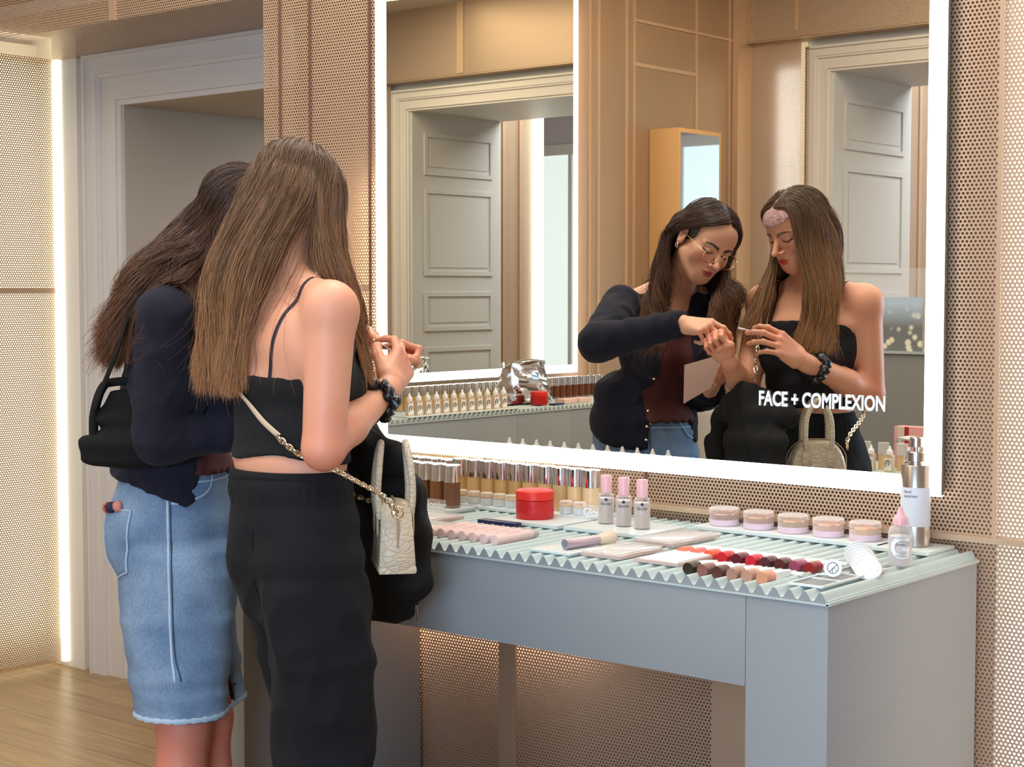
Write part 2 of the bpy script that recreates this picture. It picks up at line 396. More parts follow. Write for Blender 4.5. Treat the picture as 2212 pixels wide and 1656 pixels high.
for lo, hi in (((-2.7, -6.40, 0.5), (0.35, -6.36, 0.6)), ((-2.7, -6.40, 2.7), (0.35, -6.36, 2.8)), ((-2.7, -6.40, 0.6), (-2.6, -6.36, 2.7)), ((0.25, -6.40, 0.6), (0.35, -6.36, 2.7)), ((-0.72, -6.395, 0.6), (-0.68, -6.365, 2.7)), ((-1.72, -6.395, 0.6), (-1.68, -6.365, 2.7))):
    bm_box(wf, lo, hi)
w2 = struct(link('window_2', finish(wf, 'window', 0), M_white))
box('daylight_pane', (-2.6, -6.394, 0.6), (0.25, -6.390, 2.7), emit('overcast_daylight', (0.72, 0.86, 0.92), 1.0), w2)
struct(box('wall_next_room_right', (0.60, -6.4, 0), (0.65, YB-1.0, ZC), plain('lilac_wall', (1, 1, 1))))
struct(box('wall_right', (1.6, -2.6, 0), (1.7, 3.3, ZC), plain('warm_white_wall', srgb(225, 205, 188), 0.7)))
bm = bmesh.new()
for lo, hi in (((-1.45, -2.35, 0), (1.6, -2.25, 0.45)), ((-1.45, -2.35, 2.65), (1.6, -2.25, ZC)), ((-1.45, -2.35, 0.45), (-1.0, -2.25, 2.65)), ((1.4, -2.35, 0.45), (1.6, -2.25, 2.65))):
    bm_box(bm, lo, hi)
struct(link('wall_back_window_side', finish(bm, 'w', 0), plain('warm_white_wall', (1, 1, 1))))
wf = bmesh.new()
for lo, hi in (((-1.0, -2.33, 0.45), (1.4, -2.27, 0.52)), ((-1.0, -2.33, 2.58), (1.4, -2.27, 2.65)), ((-1.0, -2.33, 0.45), (-0.94, -2.27, 2.65)), ((1.34, -2.33, 0.45), (1.4, -2.27, 2.65)), ((0.17, -2.32, 0.45), (0.22, -2.28, 2.65))):
    bm_box(wf, lo, hi)
struct(link('window_1', finish(wf, 'window', 0), M_white))

# ================================================================== lit wall mirrors
def wall_mirror(name, label, w_, h_, d_):
    """local frame: glass faces -Y, x 0..w_, z 0..h_"""
    t = thing(name, label, 'mirror')
    box('glass_edge', (0, 0.0065, 0), (w_, 0.017, h_), plain('dark_casing', srgb(92, 90, 78), 0.5, metal=0.3), t)
    box('casing', (0.03, 0.017, 0.03), (w_-0.03, d_, h_-0.03), plain('dark_casing', srgb(92, 90, 78), 0.5, metal=0.3), t)
    bm = bmesh.new(); b = 0.038
    for lo, hi in (((0, 0, 0), (w_, 0.006, b)), ((0, 0, h_-b), (w_, 0.006, h_)), ((0, 0, b), (b, 0.006, h_-b)), ((w_-b, 0, b), (w_, 0.006, h_-b))):
        bm_box(bm, lo, hi)
    tag(link('light_border', finish(bm, 'light_border', 0), M_led, t), 'glowing frosted border')
    box('mirror_glass', (b, 0.0005, b), (w_-b, 0.006, h_-b), M_mirror, t)
    side = bmesh.new(); bm_box(side, (-0.0035, 0.002, 0), (0, 0.016, h_)); bm_box(side, (0, 0.002, -0.003), (w_, 0.016, 0))
    link('light_edge', finish(side, 'light_edge', 0), M_led, t)
    return t
m1 = wall_mirror('wall_mirror', 'tall mirror with glowing white border and lettering, above the ridged counter by the two women', 1.615, 2.0, 0.04)
m1.location = (-3.113, 3.15, 0.978)
txt = textmesh('lettering', 'FACE + COMPLEXION', 0.0440, M_whitep, m1, loc=(0, 0, 0), bold=0.0014, ext=0.0005)
_w = max(v.co.x for v in txt.data.vertices)-min(v.co.x for v in txt.data.vertices)
txt.data.transform(Matrix.Translation((1.182, -0.0012, 0.168)) @ Matrix.Scale(0.307/_w, 4, (1, 0, 0)))
tag(txt, 'white lettering reading FACE + COMPLEXION')
m2 = wall_mirror('wall_mirror', 'second mirror with glowing border, on the side wall, seen only as a reflection', 1.83, 2.3, 0.05)
m2.location = (-5.30, -0.548, 0.972); m2.rotation_euler = (0, 0, radians(90))

# ================================================================== ridged counters
PITCH = 0.0313
def ridged_top(length, depth, thick, amp, notch=None):
    """slab whose upper face is a row of rounded ridges running front to back; local x 0..length, y 0..depth"""
    bm = bmesh.new(); n = int(round(length/PITCH))*12; p = length/int(round(length/PITCH))
    ys = [0, 0.004, depth]
    rows = []
    for y in ys:
        r = []
        for i in range(n+1):
            x = length*i/n
            c = 0.5-0.5*cos(2*pi*(x-length)/p)     # valley at both ends
            z = thick-amp+amp*c - (0.001 if y == 0 else 0)
            if x > length-p*0.5: z = max(z, thick-amp*0.62) if x < length-0.006 else thick-amp*0.62-0.004
            r.append(bm.verts.new((x, y, z)))
        rows.append(r)
    for A, B in zip(rows, rows[1:]):
        for i in range(n): bm.faces.new((A[i], A[i+1], B[i+1], B[i]))
    base = [bm.verts.new((length*i/n, 0, 0)) for i in range(n+1)]
    for i in range(n):
        f = bm.faces.new((base[i], base[i+1], rows[0][i+1], rows[0][i])); f.material_index = 1
    bb = [bm.verts.new((length*i/n, depth, 0)) for i in range(n+1)]
    for i in range(n): bm.faces.new((rows[-1][i], rows[-1][i+1], bb[i+1], bb[i]))
    bm.faces.new((base[0], rows[0][0], rows[1][0], rows[2][0], bb[0])); bm.faces.new((base[-1], bb[-1], rows[2][-1], rows[1][-1], rows[0][-1]))
    bm.faces.new((base[0], bb[0], bb[-1], base[-1]))
    return finish(bm, 'ridged_top', 0.9)
def make_counter(name, label, L, D, leg=0.17, fas=0.172, H=0.846, leg2=None):
    leg2 = leg2 or leg
    t = thing(name, label, 'counter')
    TH = 0.02
    o = link('ridged_top', ridged_top(L, D, TH, 0.0165), [M_top, M_grey], t); o.location = (0, 0, H)
    o['label'] = 'ridged top coloured pale green-white as lit by the mirror'
    box('top_edge_strip', (-0.001, -0.0022, H-0.003), (L+0.0022, 0.004, H+0.0003), M_top, t)
    tr = box('side_edge_strip', (L-0.004, -0.0022, H-0.003), (L+0.004, D, H+0.0035), M_top, t, 0.0008)
    box('front_panel', (leg+0.001, 0.002, H-fas), (L-leg2-0.001, 0.022, H-0.0005), M_grey, t, 0.001)
    box('underside_panel', (leg, 0.022, H-fas), (L-leg2, D, H-fas+0.018), M_grey, t)
    for x, lw in ((0, leg), (L-leg2, leg2)):
        box('pedestal', (x, 0.002, 0), (x+lw-0.001, D, H-0.0005), M_grey, t, 0.0015)
    return t
c1 = make_counter('display_counter', 'grey counter with ridged top under the large glowing mirror', 1.73, 0.615)
c1.location = (-3.16, 2.57, 0)
c2 = make_counter('display_counter', 'second grey ridged counter along the side wall, seen only as a reflection', 2.6, 0.60, fas=0.80, leg=1.10)
c2.location = (-4.735, -0.88, 0); c2.rotation_euler = (0, 0, radians(90))
CT = 0.866   # top of ridges
# shallow tray let into the right end of the ridges
t = thing('recessed_tray', 'white slatted tray let into the ridges beside the cotton pads', 'tray', (-1.497, 2.605, CT))
bm = bmesh.new()
for lo, hi in (((-0.036, 0, 0), (-0.031, 0.25, 0.004)), ((0.031, 0, 0), (0.036, 0.25, 0.004)), ((-0.031, 0, 0), (0.031, 0.005, 0.0039)), ((-0.031, 0.245, 0), (0.031, 0.25, 0.0039)), ((-0.03, 0.075, 0), (0.03, 0.083, 0.003)), ((-0.03, 0.15, 0), (0.03, 0.158, 0.003))):
    bm_box(bm, lo, hi)
link('rim', finish(bm, 'rim', 0), M_plate, t)
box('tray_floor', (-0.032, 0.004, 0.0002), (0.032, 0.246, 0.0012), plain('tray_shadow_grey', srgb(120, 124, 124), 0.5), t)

# ================================================================== products on the counters
def plate(label, x0, x1, y0, y1, z=CT, h=0.008, mat=None, loc_name='display_plate', cat='plate'):
    t = box(loc_name, (-(x1-x0)/2, -(y1-y0)/2, 0), ((x1-x0)/2, (y1-y0)/2, h), mat or M_plate, None, 0.0012)
    t.location = ((x0+x1)/2, (y0+y1)/2, z); return tag(t, label, cat)
PZ = CT+0.008
plate('white plate under the back row of silver-capped bottles', -2.78, -2.305, 3.018, 3.135)
plate('white plate under the brown silver-capped bottles in front', -3.02, -2.635, 2.855, 3.005)
plate('small white plate under the round red jar', -2.470, -2.280, 2.872, 3.008)
plate('white plate under the three pink-capped bottles', -2.268, -2.055, 2.880, 3.05)
plate('low grey-white plate under the makeup brush', -2.135, -2.03, 2.60, 2.775, h=0.005)
plate('long white plate under the row of clear-lidded pots', -2.055, -1.595, 3.075, 3.18)
plate('white square plate under the steel pump bottle', -1.605, -1.478, 3.06, 3.18)

def silver_bottle(loc, label, liquid, group=None, h=0.104, z0=PZ):
    t = thing('foundation_bottle', label, 'bottle', (loc[0], loc[1], z0), group=group)
    r = 0.0212
    lathe('bottle_body', [(0, 0), (r*0.9, 0), (r*0.97, 0.002), (r*0.97, h*0.60), (0, h*0.60)], liquid, t)
    lathe('base_disc', [(0, -0.0002), (r, 0), (r, 0.006), (r*0.975, 0.0062)], M_acryl, t)
    c = lathe('cap', [(r, h*0.60), (r, h-0.0015), (r-0.0012, h), (0, h)], M_chrome, t, seg=32)
    c['label'] = 'mirror-bright silver cap'
    return t
def liq(i, c):
    return plain('makeup_liquid_%s' % i, c, 0.3, noise=0.05, nscale=60)
tones = [srgb(205, 166, 110), srgb(200, 160, 104), srgb(196, 158, 98), srgb(190, 146, 88), srgb(205, 164, 104), srgb(212, 172, 116), srgb(208, 172, 124), srgb(216, 182, 132), srgb(222, 188, 142)]
tnames = ['sand', 'honey', 'golden', 'amber', 'beige', 'warm beige', 'light beige', 'pale sand', 'palest sand']
xs = [-2.757, -2.708, -2.662, -2.618, -2.574, -2.529, -2.479, -2.435, -2.391, -2.345]
for i, x in enumerate(xs):
    k = max(0, min(8, i-1))
    silver_bottle((x, 3.085), '%s bottle with silver cap, %s from the left in the back row' % (tnames[k] if i else 'tan', ORD[i]), liq('light%d' % k, tones[k]), 'silver-capped bottles in the back row')
for i, x in enumerate((-3.04, -2.995, -2.95, -2.905, -2.86, -2.812)):
    silver_bottle((x, 3.105), 'tan silver-capped bottle at the far left under the mirror, %s from the left' % ORD[i], liq('light0', tones[0]), 'silver-capped bottles at the far left', z0=CT)
for i, x in enumerate((-2.802, -2.758, -2.714, -2.669)):
    silver_bottle((x, 2.955), 'dark brown bottle with silver cap, %s from the left in the front cluster' % ORD[i], liq('dark%d' % i, (srgb(120, 74, 40), srgb(112, 66, 34), srgb(128, 80, 46), srgb(122, 82, 56))[i]), 'brown silver-capped bottles in front')
def tester(x, y, label, colr, group, z0=PZ):
    t = thing('tester_jar', label, 'jar', (x, y, z0), group=group)
    lathe('glass_base', [(0, 0), (0.0155, 0), (0.0155, 0.017), (0.0148, 0.0185), (0, 0.0185)], glassy('frosted_clear', (0.85, 0.92, 0.93), 0.45, 0.15), t)
    lathe('cream', [(0, 0.0187), (0.0145, 0.0187), (0.0145, 0.0225), (0, 0.0225)], colr, t)
    lathe('lid', [(0.0158, 0.0185), (0.0162, 0.030), (0.012, 0.033), (0, 0.0335)], glassy('clear_lid', (0.97, 0.95, 0.9), 0.16), t)
for i, x in enumerate((-2.715, -2.672, -2.63, -2.59, -2.552, -2.385, -2.345)):
    tester(x, 3.040, 'small clear tester jar, %s from the left, in front of the back row' % ORD[i], liq('light%d' % min(8, i+1), tones[min(8, i+1)]), 'clear tester jars before the back row')
for i, x in enumerate((-2.775, -2.732)):
    tester(x, 2.900, ('left' if i == 0 else 'right')+' small tester jar in front of the brown bottles', liq('dark%d' % i, (0, 0, 0)), 'clear tester jars before the brown bottles')
def sign(name, s, x, y, z, w_, h_, label, size=0.026):
    t = thing(name, label, 'sign', (x, y, z))
    box('acrylic_sheet', (0, 0, 0), (w_, 0.003, h_), M_acryl, t)
    textmesh('lettering', s, size, M_whitep, t, loc=(0.002, -0.0008, 0.006), rot=(pi/2, 0, 0), ext=0.0006, bold=0.0004)
sign('name_sign', 'Glossier', -2.712, 2.895, PZ, 0.075, 0.026, 'small clear sign with white lettering before the brown bottles', 0.023)
sign('name_sign', 'Glossier', -2.322, 3.022, PZ, 0.10, 0.030, 'small clear sign with white lettering behind the pink-capped bottles', 0.024)

# clear acrylic palettes
def palette(x, y, sx, sy, label, inner, rz=0, h=0.012, z=CT):
    t = thing('makeup_palette', label, 'palette', (x, y, z), rz)
    box('case', (-sx/2, -sy/2, 0), (sx/2, sy/2, h*0.6), glassy('rosy_clear', srgb(232, 208, 198), 0.55, 0.1), t, 0.0015)
    if inner == 'white':
        box('card', (-sx/2+0.012, -sy/2+0.006, h*0.6), (sx/2-0.004, sy/2-0.006, h*0.6+0.002), M_paper, t)
    else:
        box('lid', (-sx/2, -sy/2, h*0.6+0.001), (sx/2, sy/2, h), M_acryl, t, 0.001)
        n = 4 if inner == 'pans' else 1
        for i in range(n):
            a = -sx/2+0.008+(sx-0.016)*i/n; b = -sx/2+0.008+(sx-0.016)*(i+1)/n-0.006
            box('pan', (a, -sy/2+0.010, h*0.6), (b, sy/2-0.010, h*0.6+0.0018), plain('pearl_powder' if inner == 'pans' else 'glitter_powder', srgb(225, 218, 212) if inner == 'pans' else srgb(206, 200, 196), 0.3, noise=0.15, nscale=900), t)
    return t
palette(-1.972, 2.698, 0.098, 0.150, 'clear open palette with square wells beside the makeup brush', 'pans')
palette(-1.842, 2.705, 0.104, 0.150, 'clear palette topped with a white card, beside the lip crayons', 'white')
palette(-1.985, 2.915, 0.100, 0.180, 'clear palette with silvery glitter powder, behind the white card palette', 'glitter')
palette(-2.615, 2.81, 0.13, 0.11, 'clear flat palette in front of the brown bottles', 'pans')
palette(-2.50, 2.700, 0.10, 0.10, 'clear flat palette beside the black jacket', 'pans')

# pink tubes lying in the grooves
t0 = None
for i in range(7):
    x = -2.439+0.0305*i
    lab = 'pale pink tube lying in a groove, %s from the left of seven' % ORD[i]
    if t0 is None:
        t0 = thing('pink_tube', lab, 'tube', (x, 2.630, CT+0.006), group='pink tubes in the grooves')
        bm = bmesh.new(); lathe_bm(bm, [(0.0098, 0), (0.0113, 0.0006), (0.0113, 0.118), (0.010, 0.122), (0, 0.122)], 24); bmesh.ops.recalc_face_normals(bm, faces=bm.faces)
        bm.transform(Matrix.Rotation(-pi/2, 4, 'X')); link('tube_body', finish(bm, 'tube_body'), M_pinkcard, t0)
        bm = bmesh.new(); lathe_bm(bm, [(0, 0.002), (0.0098, 0.002), (0.0098, 0.0), (0.0100, 0.0)], 20, cap=False); bmesh.ops.recalc_face_normals(bm, faces=bm.faces)
        bm.transform(Matrix.Rotation(-pi/2, 4, 'X')); link('end_disc', finish(bm, 'end_disc'), plain('mauve_end', srgb(150, 116, 112), 0.25, noise=0.3, nscale=300), t0)
        tx = textmesh('print', 'balm dotcom', 0.0085, plain('mauve_print', srgb(120, 96, 98), 0.5), t0, loc=(0.004, 0.035, 0.0108), rot=(0, 0, pi/2), ext=0.0002)
        bm = bmesh.new(); lathe_bm(bm, [(0.0085, 0.122), (0.0085, 0.139), (0.0078, 0.1405), (0, 0.1405)], 20); bmesh.ops.recalc_face_normals(bm, faces=bm.faces)
        bm.transform(Matrix.Rotation(-pi/2, 4, 'X')); link('cap', finish(bm, 'cap'), plain('grey_clear', srgb(190, 188, 186), 0.25), t0)
    else:
        copy_thing(t0, (x, 2.630, CT+0.006), lab)

# navy case
t = thing('navy_case', 'slim navy blue case lying on the ridges before the red jar', 'case', (-2.425, 2.845, CT), radians(-2))
box('case_body', (-0.058, -0.012, 0), (0.058, 0.012, 0.010), plain('navy_plastic', srgb(30, 30, 78), 0.3), t, 0.003)
textmesh('print', 'boy brow', 0.006, plain('mauve_print', (0, 0, 0)), t, loc=(-0.012, -0.002, 0.0102), rot=(0, 0, 0), ext=0.0001)

# red jar
def red_jar(loc, label):
    t = thing('red_jar', label, 'jar', loc)
    R = 0.0440
    lathe('jar_body', [(0, 0), (R-0.001, 0), (R, 0.002), (R, 0.042), (R-0.0015, 0.0435), (0, 0.0435)], plain('deep_red_plastic', srgb(196, 22, 24), 0.35), t, 48)
    l = lathe('lid', [(R-0.001, 0.044), (R+0.0004, 0.0448), (R+0.0004, 0.0625), (R-0.001, 0.0645), (R-0.006, 0.066), (0, 0.0668)], plain('bright_red_lid', srgb(228, 44, 32), 0.42), t, 48)
    l['label'] = 'brighter red lid'
    textmesh('embossed_lettering', 'Glossier you', 0.0235, plain('red_emboss', srgb(208, 38, 38), 0.4), t, loc=(0, 0, 0.015), bend=(R+0.0003, radians(-52)), align='CENTER', ext=0.0004)
    return t
red_jar((-2.402, 2.945, PZ), 'round red jar with lid on a white plate, beside the silver-capped bottles')

# three pink capped bottles
t0 = None
for i, (x, y) in enumerate(((-2.222, 2.978), (-2.166, 2.968), (-2.110, 2.960))):
    lab = '%s of the three cloudy bottles with pink caps' % ['leftmost', 'middle', 'rightmost'][i]
    if t0 is None:
        t0 = thing('pink_cap_bottle', lab, 'bottle', (x, y, PZ), radians(8), group='cloudy bottles with pink caps')
        lathe('liquid', [(0, 0.002), (0.0165, 0.002), (0.0165, 0.058), (0, 0.058)], plain('pearly_liquid', srgb(190, 172, 158), 0.25, noise=0.12, nscale=90), t0, 28)
        lathe('glass', [(0, 0), (0.0178, 0), (0.0182, 0.002), (0.0182, 0.062), (0.0165, 0.067), (0.0125, 0.069), (0.011, 0.072)], M_acryl, t0, 28)
        lathe('cap', [(0.0128, 0.070), (0.0128, 0.1075), (0.012, 0.109), (0, 0.109)], M_pink, t0, 28)
        textmesh('print', 'Glossier', 0.0078, M_black, t0, loc=(0, 0, 0.044), bend=(0.0184, radians(-62)), align='CENTER', ext=0.0001)
        bm = bmesh.new(); lathe_bm(bm, [(0.0035, -0.0002), (0.0035, 0.0002), (0, 0.0002)], 16)
        bm.transform(Matrix.Rotation(radians(-62), 4, 'Z') @ Matrix.Translation((0.0184, 0, 0.056)) @ Matrix.Rotation(pi/2, 4, 'Y'))
        link('emblem', finish(bm, 'emblem', 0), M_black, t0)
    else: copy_thing(t0, (x, y, PZ), lab)

# brush
t = thing('makeup_brush', 'makeup brush with mauve handle lying on a low plate', 'brush', (-2.068, 2.632, CT+0.005+0.0115), radians(-101+180+4))
def along_x(prof, name, mat, parent, seg=20):
    bm = bmesh.new(); lathe_bm(bm, prof, seg); bm.transform(Matrix.Rotation(pi/2, 4, 'Y')); bmesh.ops.recalc_face_normals(bm, faces=bm.faces)
    return link(name, finish(bm, name), mat, parent)
along_x([(0, 0), (0.0105, 0), (0.0112, 0.002), (0.0105, 0.075), (0.0095, 0.098)], 'handle', plain('mauve_handle', srgb(188, 168, 176), 0.25, metal=0.4), t)
along_x([(0, -0.0004), (0.007, -0.0004), (0.007, 0.0002)], 'end_emblem', plain('grey_emblem', srgb(120, 128, 150), 0.4), t)
along_x([(0.0095, 0.096), (0.0120, 0.108), (0.0155, 0.125), (0.0150, 0.138), (0.009, 0.148), (0, 0.150)], 'bristles', plain('cream_bristles', srgb(232, 210, 182), 0.9, bump=0.6, bscale=600), t)

# clear-lidded pots
pc = [srgb(150, 100, 84), srgb(166, 116, 92), srgb(172, 132, 92), srgb(200, 150, 122), srgb(212, 166, 124)]
pn = ['dark rosy brown', 'mid brown', 'olive tan', 'rosy beige', 'light sand']
for i, x in enumerate((-2.005, -1.915, -1.828, -1.742, -1.655)):
    t = thing('cream_pot', 'clear-lidded round pot of %s cream, %s from the left of five' % (pn[i], ORD[i]), 'pot', (x, 3.128, PZ), group='clear-lidded cream pots')
    R = 0.0335
    lathe('pink_base', [(0, 0), (R-0.002, 0), (R, 0.002), (R, 0.0135), (R-0.001, 0.0145), (0, 0.0145)], plain('lilac_pink_base', srgb(222, 196, 208), 0.35), t, 36)
    lathe('cream', [(0, 0.0146), (R-0.0012, 0.0146), (R-0.0012, 0.0245), (0, 0.0245)], plain('pot_cream_%d' % i, pc[i], 0.4), t, 36)
    lathe('lid', [(R-0.0004, 0.015), (R, 0.026), (R+0.0006, 0.0265), (R+0.0006, 0.0375), (R-0.002, 0.0395), (0, 0.040)], glassy('pot_lid', (0.97, 0.93, 0.9), 0.17), t, 36)
    tube('lid_ring', [((R)*cos(a*2*pi/36), (R)*sin(a*2*pi/36), 0.0268) for a in range(36)], 0.0011, plain('rose_ring', srgb(214, 168, 140), 0.15, metal=0.7), t, 6, closed=True)

# steel pump bottle
t = thing('pump_bottle', 'tall steel pump bottle with white label at the right end of the counter', 'bottle', (-1.541, 3.128, PZ), radians(0))
R = 0.0300
lathe('bottle_body', [(0, 0), (R-0.001, 0), (R, 0.001), (R, 0.166), (R-0.001, 0.1675), (0, 0.1675)], M_steel, t, 40)
lathe('paper_label', [(R+0.0003, 0.042), (R+0.0003, 0.122)], plain('pale_label', srgb(214, 216, 222), 0.6), t, 40)
lathe('collar', [(0.014, 0.1675), (0.014, 0.174), (0.0205, 0.175), (0.0205, 0.193), (0.019, 0.195), (0, 0.195)], M_steel, t, 32)
lathe('pump_stem', [(0.0055, 0.195), (0.0055, 0.204), (0, 0.204)], M_steel, t, 16)
bm = bmesh.new(); lathe_bm(bm, [(0, 0.203), (0.0135, 0.204), (0.0135, 0.222), (0.012, 0.224), (0, 0.224)], 24)
bmesh.ops.recalc_face_normals(bm, faces=bm.faces)
tube_bm(bm, smooth_path([(-0.010, 0.002, 0.2175), (-0.030, 0.006, 0.2185), (-0.044, 0.009, 0.217), (-0.050, 0.010, 0.210)], 5), 0.0032, 8)
link('nozzle', finish(bm, 'nozzle'), M_steel, t)
textmesh('print', 'hand', 0.0088, M_black, t, loc=(0, 0, 0.111), bend=(R+0.0006, radians(-112)), align='LEFT', ext=0.0001)
textmesh('print', 'sanitizer', 0.0088, M_black, t, loc=(0, 0, 0.102), bend=(R+0.0006, radians(-112)), align='LEFT', ext=0.0001)
textmesh('print', '8 fl oz', 0.0055, M_black, t, loc=(0, 0, 0.047), bend=(R+0.0006, radians(-112)), align='LEFT', ext=0.0001)

# clear bottle with pink dropper top
t = thing('dropper_bottle', 'clear bottle with pink pointed cap and white G, before the pump bottle', 'bottle', (-1.478, 2.936, CT-0.002), radians(0))
lathe('liquid', [(0, 0.002), (0.0215, 0.002), (0.0215, 0.058), (0, 0.058)], glassy('milky_fluid', srgb(226, 216, 214), 0.42, 0.2), t, 28)
lathe('bottle_body', [(0, 0), (0.0215, 0), (0.0232, 0.002), (0.0232, 0.064), (0.0195, 0.074), (0.0135, 0.079), (0.0125, 0.082)], M_acryl, t, 32)
lathe('cap', [(0.0150, 0.080), (0.0150, 0.091), (0.0130, 0.095), (0.0075, 0.101), (0.0045, 0.112), (0.0035, 0.1145), (0, 0.115)], M_pink, t, 28)
textmesh('white_letter', 'G', 0.060, M_whitep, t, loc=(0, 0, 0.018), bend=(0.0236, radians(-60)), align='CENTER', ext=0.0002, bold=0.0012)
textmesh('print', 'Glossier.', 0.0058, M_black, t, loc=(0, 0, 0.042), bend=(0.0242, radians(-60)), align='CENTER', ext=0.0001)

# cotton pads in a fanned row, leaning on each other
pad_me = None
for i in range(7):
    a = 0.52+0.09*i
    lab = 'round white cotton pad, %s from the back of the leaning row' % ORD[i]
    bm = bmesh.new(); lathe_bm(bm, [(0, -0.0022), (0.024, -0.0022), (0.0262, -0.0008), (0.0262, 0.0012), (0.0245, 0.0024), (0.0225, 0.0012), (0.0205, 0.0024), (0, 0.0026)], 32)
    if pad_me is None:
        pad_me = finish(bm, 'cotton_pad'); pad_me.materials.append(plain('cotton', srgb(226, 226, 224), 0.95, bump=0.3, bscale=500))
    else: bm.free()
    o = bpy.data.objects.new('cotton_pad', pad_me); COL.objects.link(o)
    y = 2.885-0.0155*i
    o.rotation_euler = (radians(78-i*6.5), 0, radians(30)); o.location = (-1.532+0.0115*i, 2.868-0.0150*i, CT-0.004+0.0262*sin(radians(78-i*6.5)))
    tag(o, lab, 'cotton pad', 'cotton pads in a leaning row')
# round white badge card standing in the tray
t = thing('round_tag', 'small round white tag with a grey ring mark, standing in the slatted tray', 'tag', (-1.500, 2.712, CT+0.003), radians(25))
bm = bmesh.new(); lathe_bm(bm, [(0.0165, -0.0009), (0.0165, 0.0009), (0, 0.0009)], 32)
bm.transform(Matrix.Translation((0, 0, 0.0165)) @ Matrix.Rotation(pi/2-0.15, 4, 'X')); link('tag_disc', finish(bm, 'tag_disc'), M_whitep, t)
bm = bmesh.new(); tube_bm(bm, [(0.010*cos(a*pi/12), 0.010*sin(a*pi/12), 0.0012) for a in range(24)], 0.0007, 5, closed=True); tube_bm(bm, [(-0.006, -0.007, 0.0012), (0.007, 0.006, 0.0012)], 0.0007, 5); tube_bm(bm, [(-0.001, -0.009, 0.0012), (0.0, 0.001, 0.0012), (0.007, -0.005, 0.0012)], 0.0006, 5)
bm.transform(Matrix.Translation((0, 0, 0.0165)) @ Matrix.Rotation(pi/2-0.15, 4, 'X')); link('ring_mark', finish(bm, 'ring_mark'), plain('grey_print', srgb(70, 72, 74), 0.5), t)
for i, (dx, dy) in enumerate(((0.0, 0.0), (0.006, 0.03))):
    o = box('swab_stick', (-0.022, -0.0016, 0), (0.022, 0.0016, 0.0022), M_whitep, None, 0.0006); o.location = (-1.512+dx, 2.715+dy, CT+0.0042); o.rotation_euler = (0, 0, 0.5+i*0.5)
    tag(o, ('nearer' if i == 0 else 'farther')+' small white stick lying across the slatted tray', 'stick')

# lip crayons
def lip_crayon(x, y, label, c1_, c2_, group):
    t = thing('lip_crayon', label, 'lip crayon', (x, y, CT+0.0012), radians(random.uniform(-3, 3)), group=group)
    def seg(y0, y1, r0, r1, mat, nm, slope=0.0, dz=0):
        bm = bmesh.new(); rings = []
        for yy, r in ((y0, r0), (y1, r1)):
            rings.append([bm.verts.new((r*cos(a*pi/8), yy-(slope*abs(cos(a*pi/8)) if yy == y0 else 0), r*0.95*sin(a*pi/8)+0.004)) for a in range(-3, 12)])
        n = len(rings[0])
        for i in range(n): bm.faces.new((rings[0][i], rings[0][(i+1) % n], rings[1][(i+1) % n], rings[1][i]))
        bm.faces.new(rings[0]); bm.faces.new(rings[1]); bmesh.ops.recalc_face_normals(bm, faces=bm.faces)
        return link(nm, finish(bm, nm), mat, t)
    seg(0, 0.016, 0.0122, 0.0128, c1_, 'colour_tip'); seg(0.0165, 0.032, 0.0128, 0.0118, c2_, 'colour_band')
    bm = bmesh.new(); q = []
    for yy, w_, zz in ((0.032, 0.0118, 0.0150), (0.060, 0.0105, 0.0135), (0.100, 0.0022, 0.0080)):
        q.append([bm.verts.new((-w_, yy, -0.002)), bm.verts.new((-w_*0.8, yy, zz*0.72)), bm.verts.new((0, yy, zz)), bm.verts.new((w_*0.8, yy, zz*0.72)), bm.verts.new((w_, yy, -0.002))])
    for A, B in zip(q, q[1:]):
        for i in range(4): bm.faces.new((A[i], A[i+1], B[i+1], B[i]))
        bm.faces.new((A[4], A[0], B[0], B[4]))
    bm.faces.new(q[0]); bm.faces.new(q[-1]); bmesh.ops.recalc_face_normals(bm, faces=bm.faces)
    link('holder', finish(bm, 'holder', 0.5), M_whitep, t)
    return t
def lc(i, c, s=''): return plain('lip_colour_%s%s' % (i, s), c, 0.38)
front = [('near-black olive', (46, 36, 20), (60, 44, 22)), ('dusty mauve brown', (136, 88, 82), (140, 84, 84)), ('dark chocolate', (86, 46, 38), (92, 42, 40)), ('beige brown', (164, 124, 104), (176, 134, 112)), ('nude', (182, 138, 114), (214, 152, 122)), ('peach', (206, 144, 108), (242, 150, 118))]
back = [('coral', (238, 120, 88), (246, 128, 100)), ('salmon', (240, 112, 92), (240, 104, 90)), ('orange red', (238, 86, 56), (240, 90, 60)), ('bright red', (208, 26, 36), (214, 34, 44)), ('deep burgundy', (98, 14, 34), (116, 18, 40)), ('pinkish red', (212, 28, 52), (236, 44, 66)), ('plum', (84, 28, 40), (98, 34, 52)), ('dark brown-red', (84, 24, 26), (96, 30, 34)), ('mauve pink', (150, 62, 92), (170, 76, 112)), ('crimson', (138, 18, 26), (158, 26, 30))]
for i, (nm, a, b) in enumerate(front):
    lip_crayon(-1.748+0.0325*i, 2.602, '%s lip crayon in a white holder, %s of six in the front row' % (nm, ORD[i]), lc('f%d' % i, srgb(*a)), lc('f%d' % i, srgb(*b), 'b'), 'front row of lip crayons')
for i, (nm, a, b) in enumerate(back):
    lip_crayon(-1.768+0.0325*(i-3), 2.752, '%s lip crayon in a white holder, %s of ten in the back row' % (nm, ORD[i]), lc('b%d' % i, srgb(*a)), lc('b%d' % i, srgb(*b), 'b'), 'back row of lip crayons')
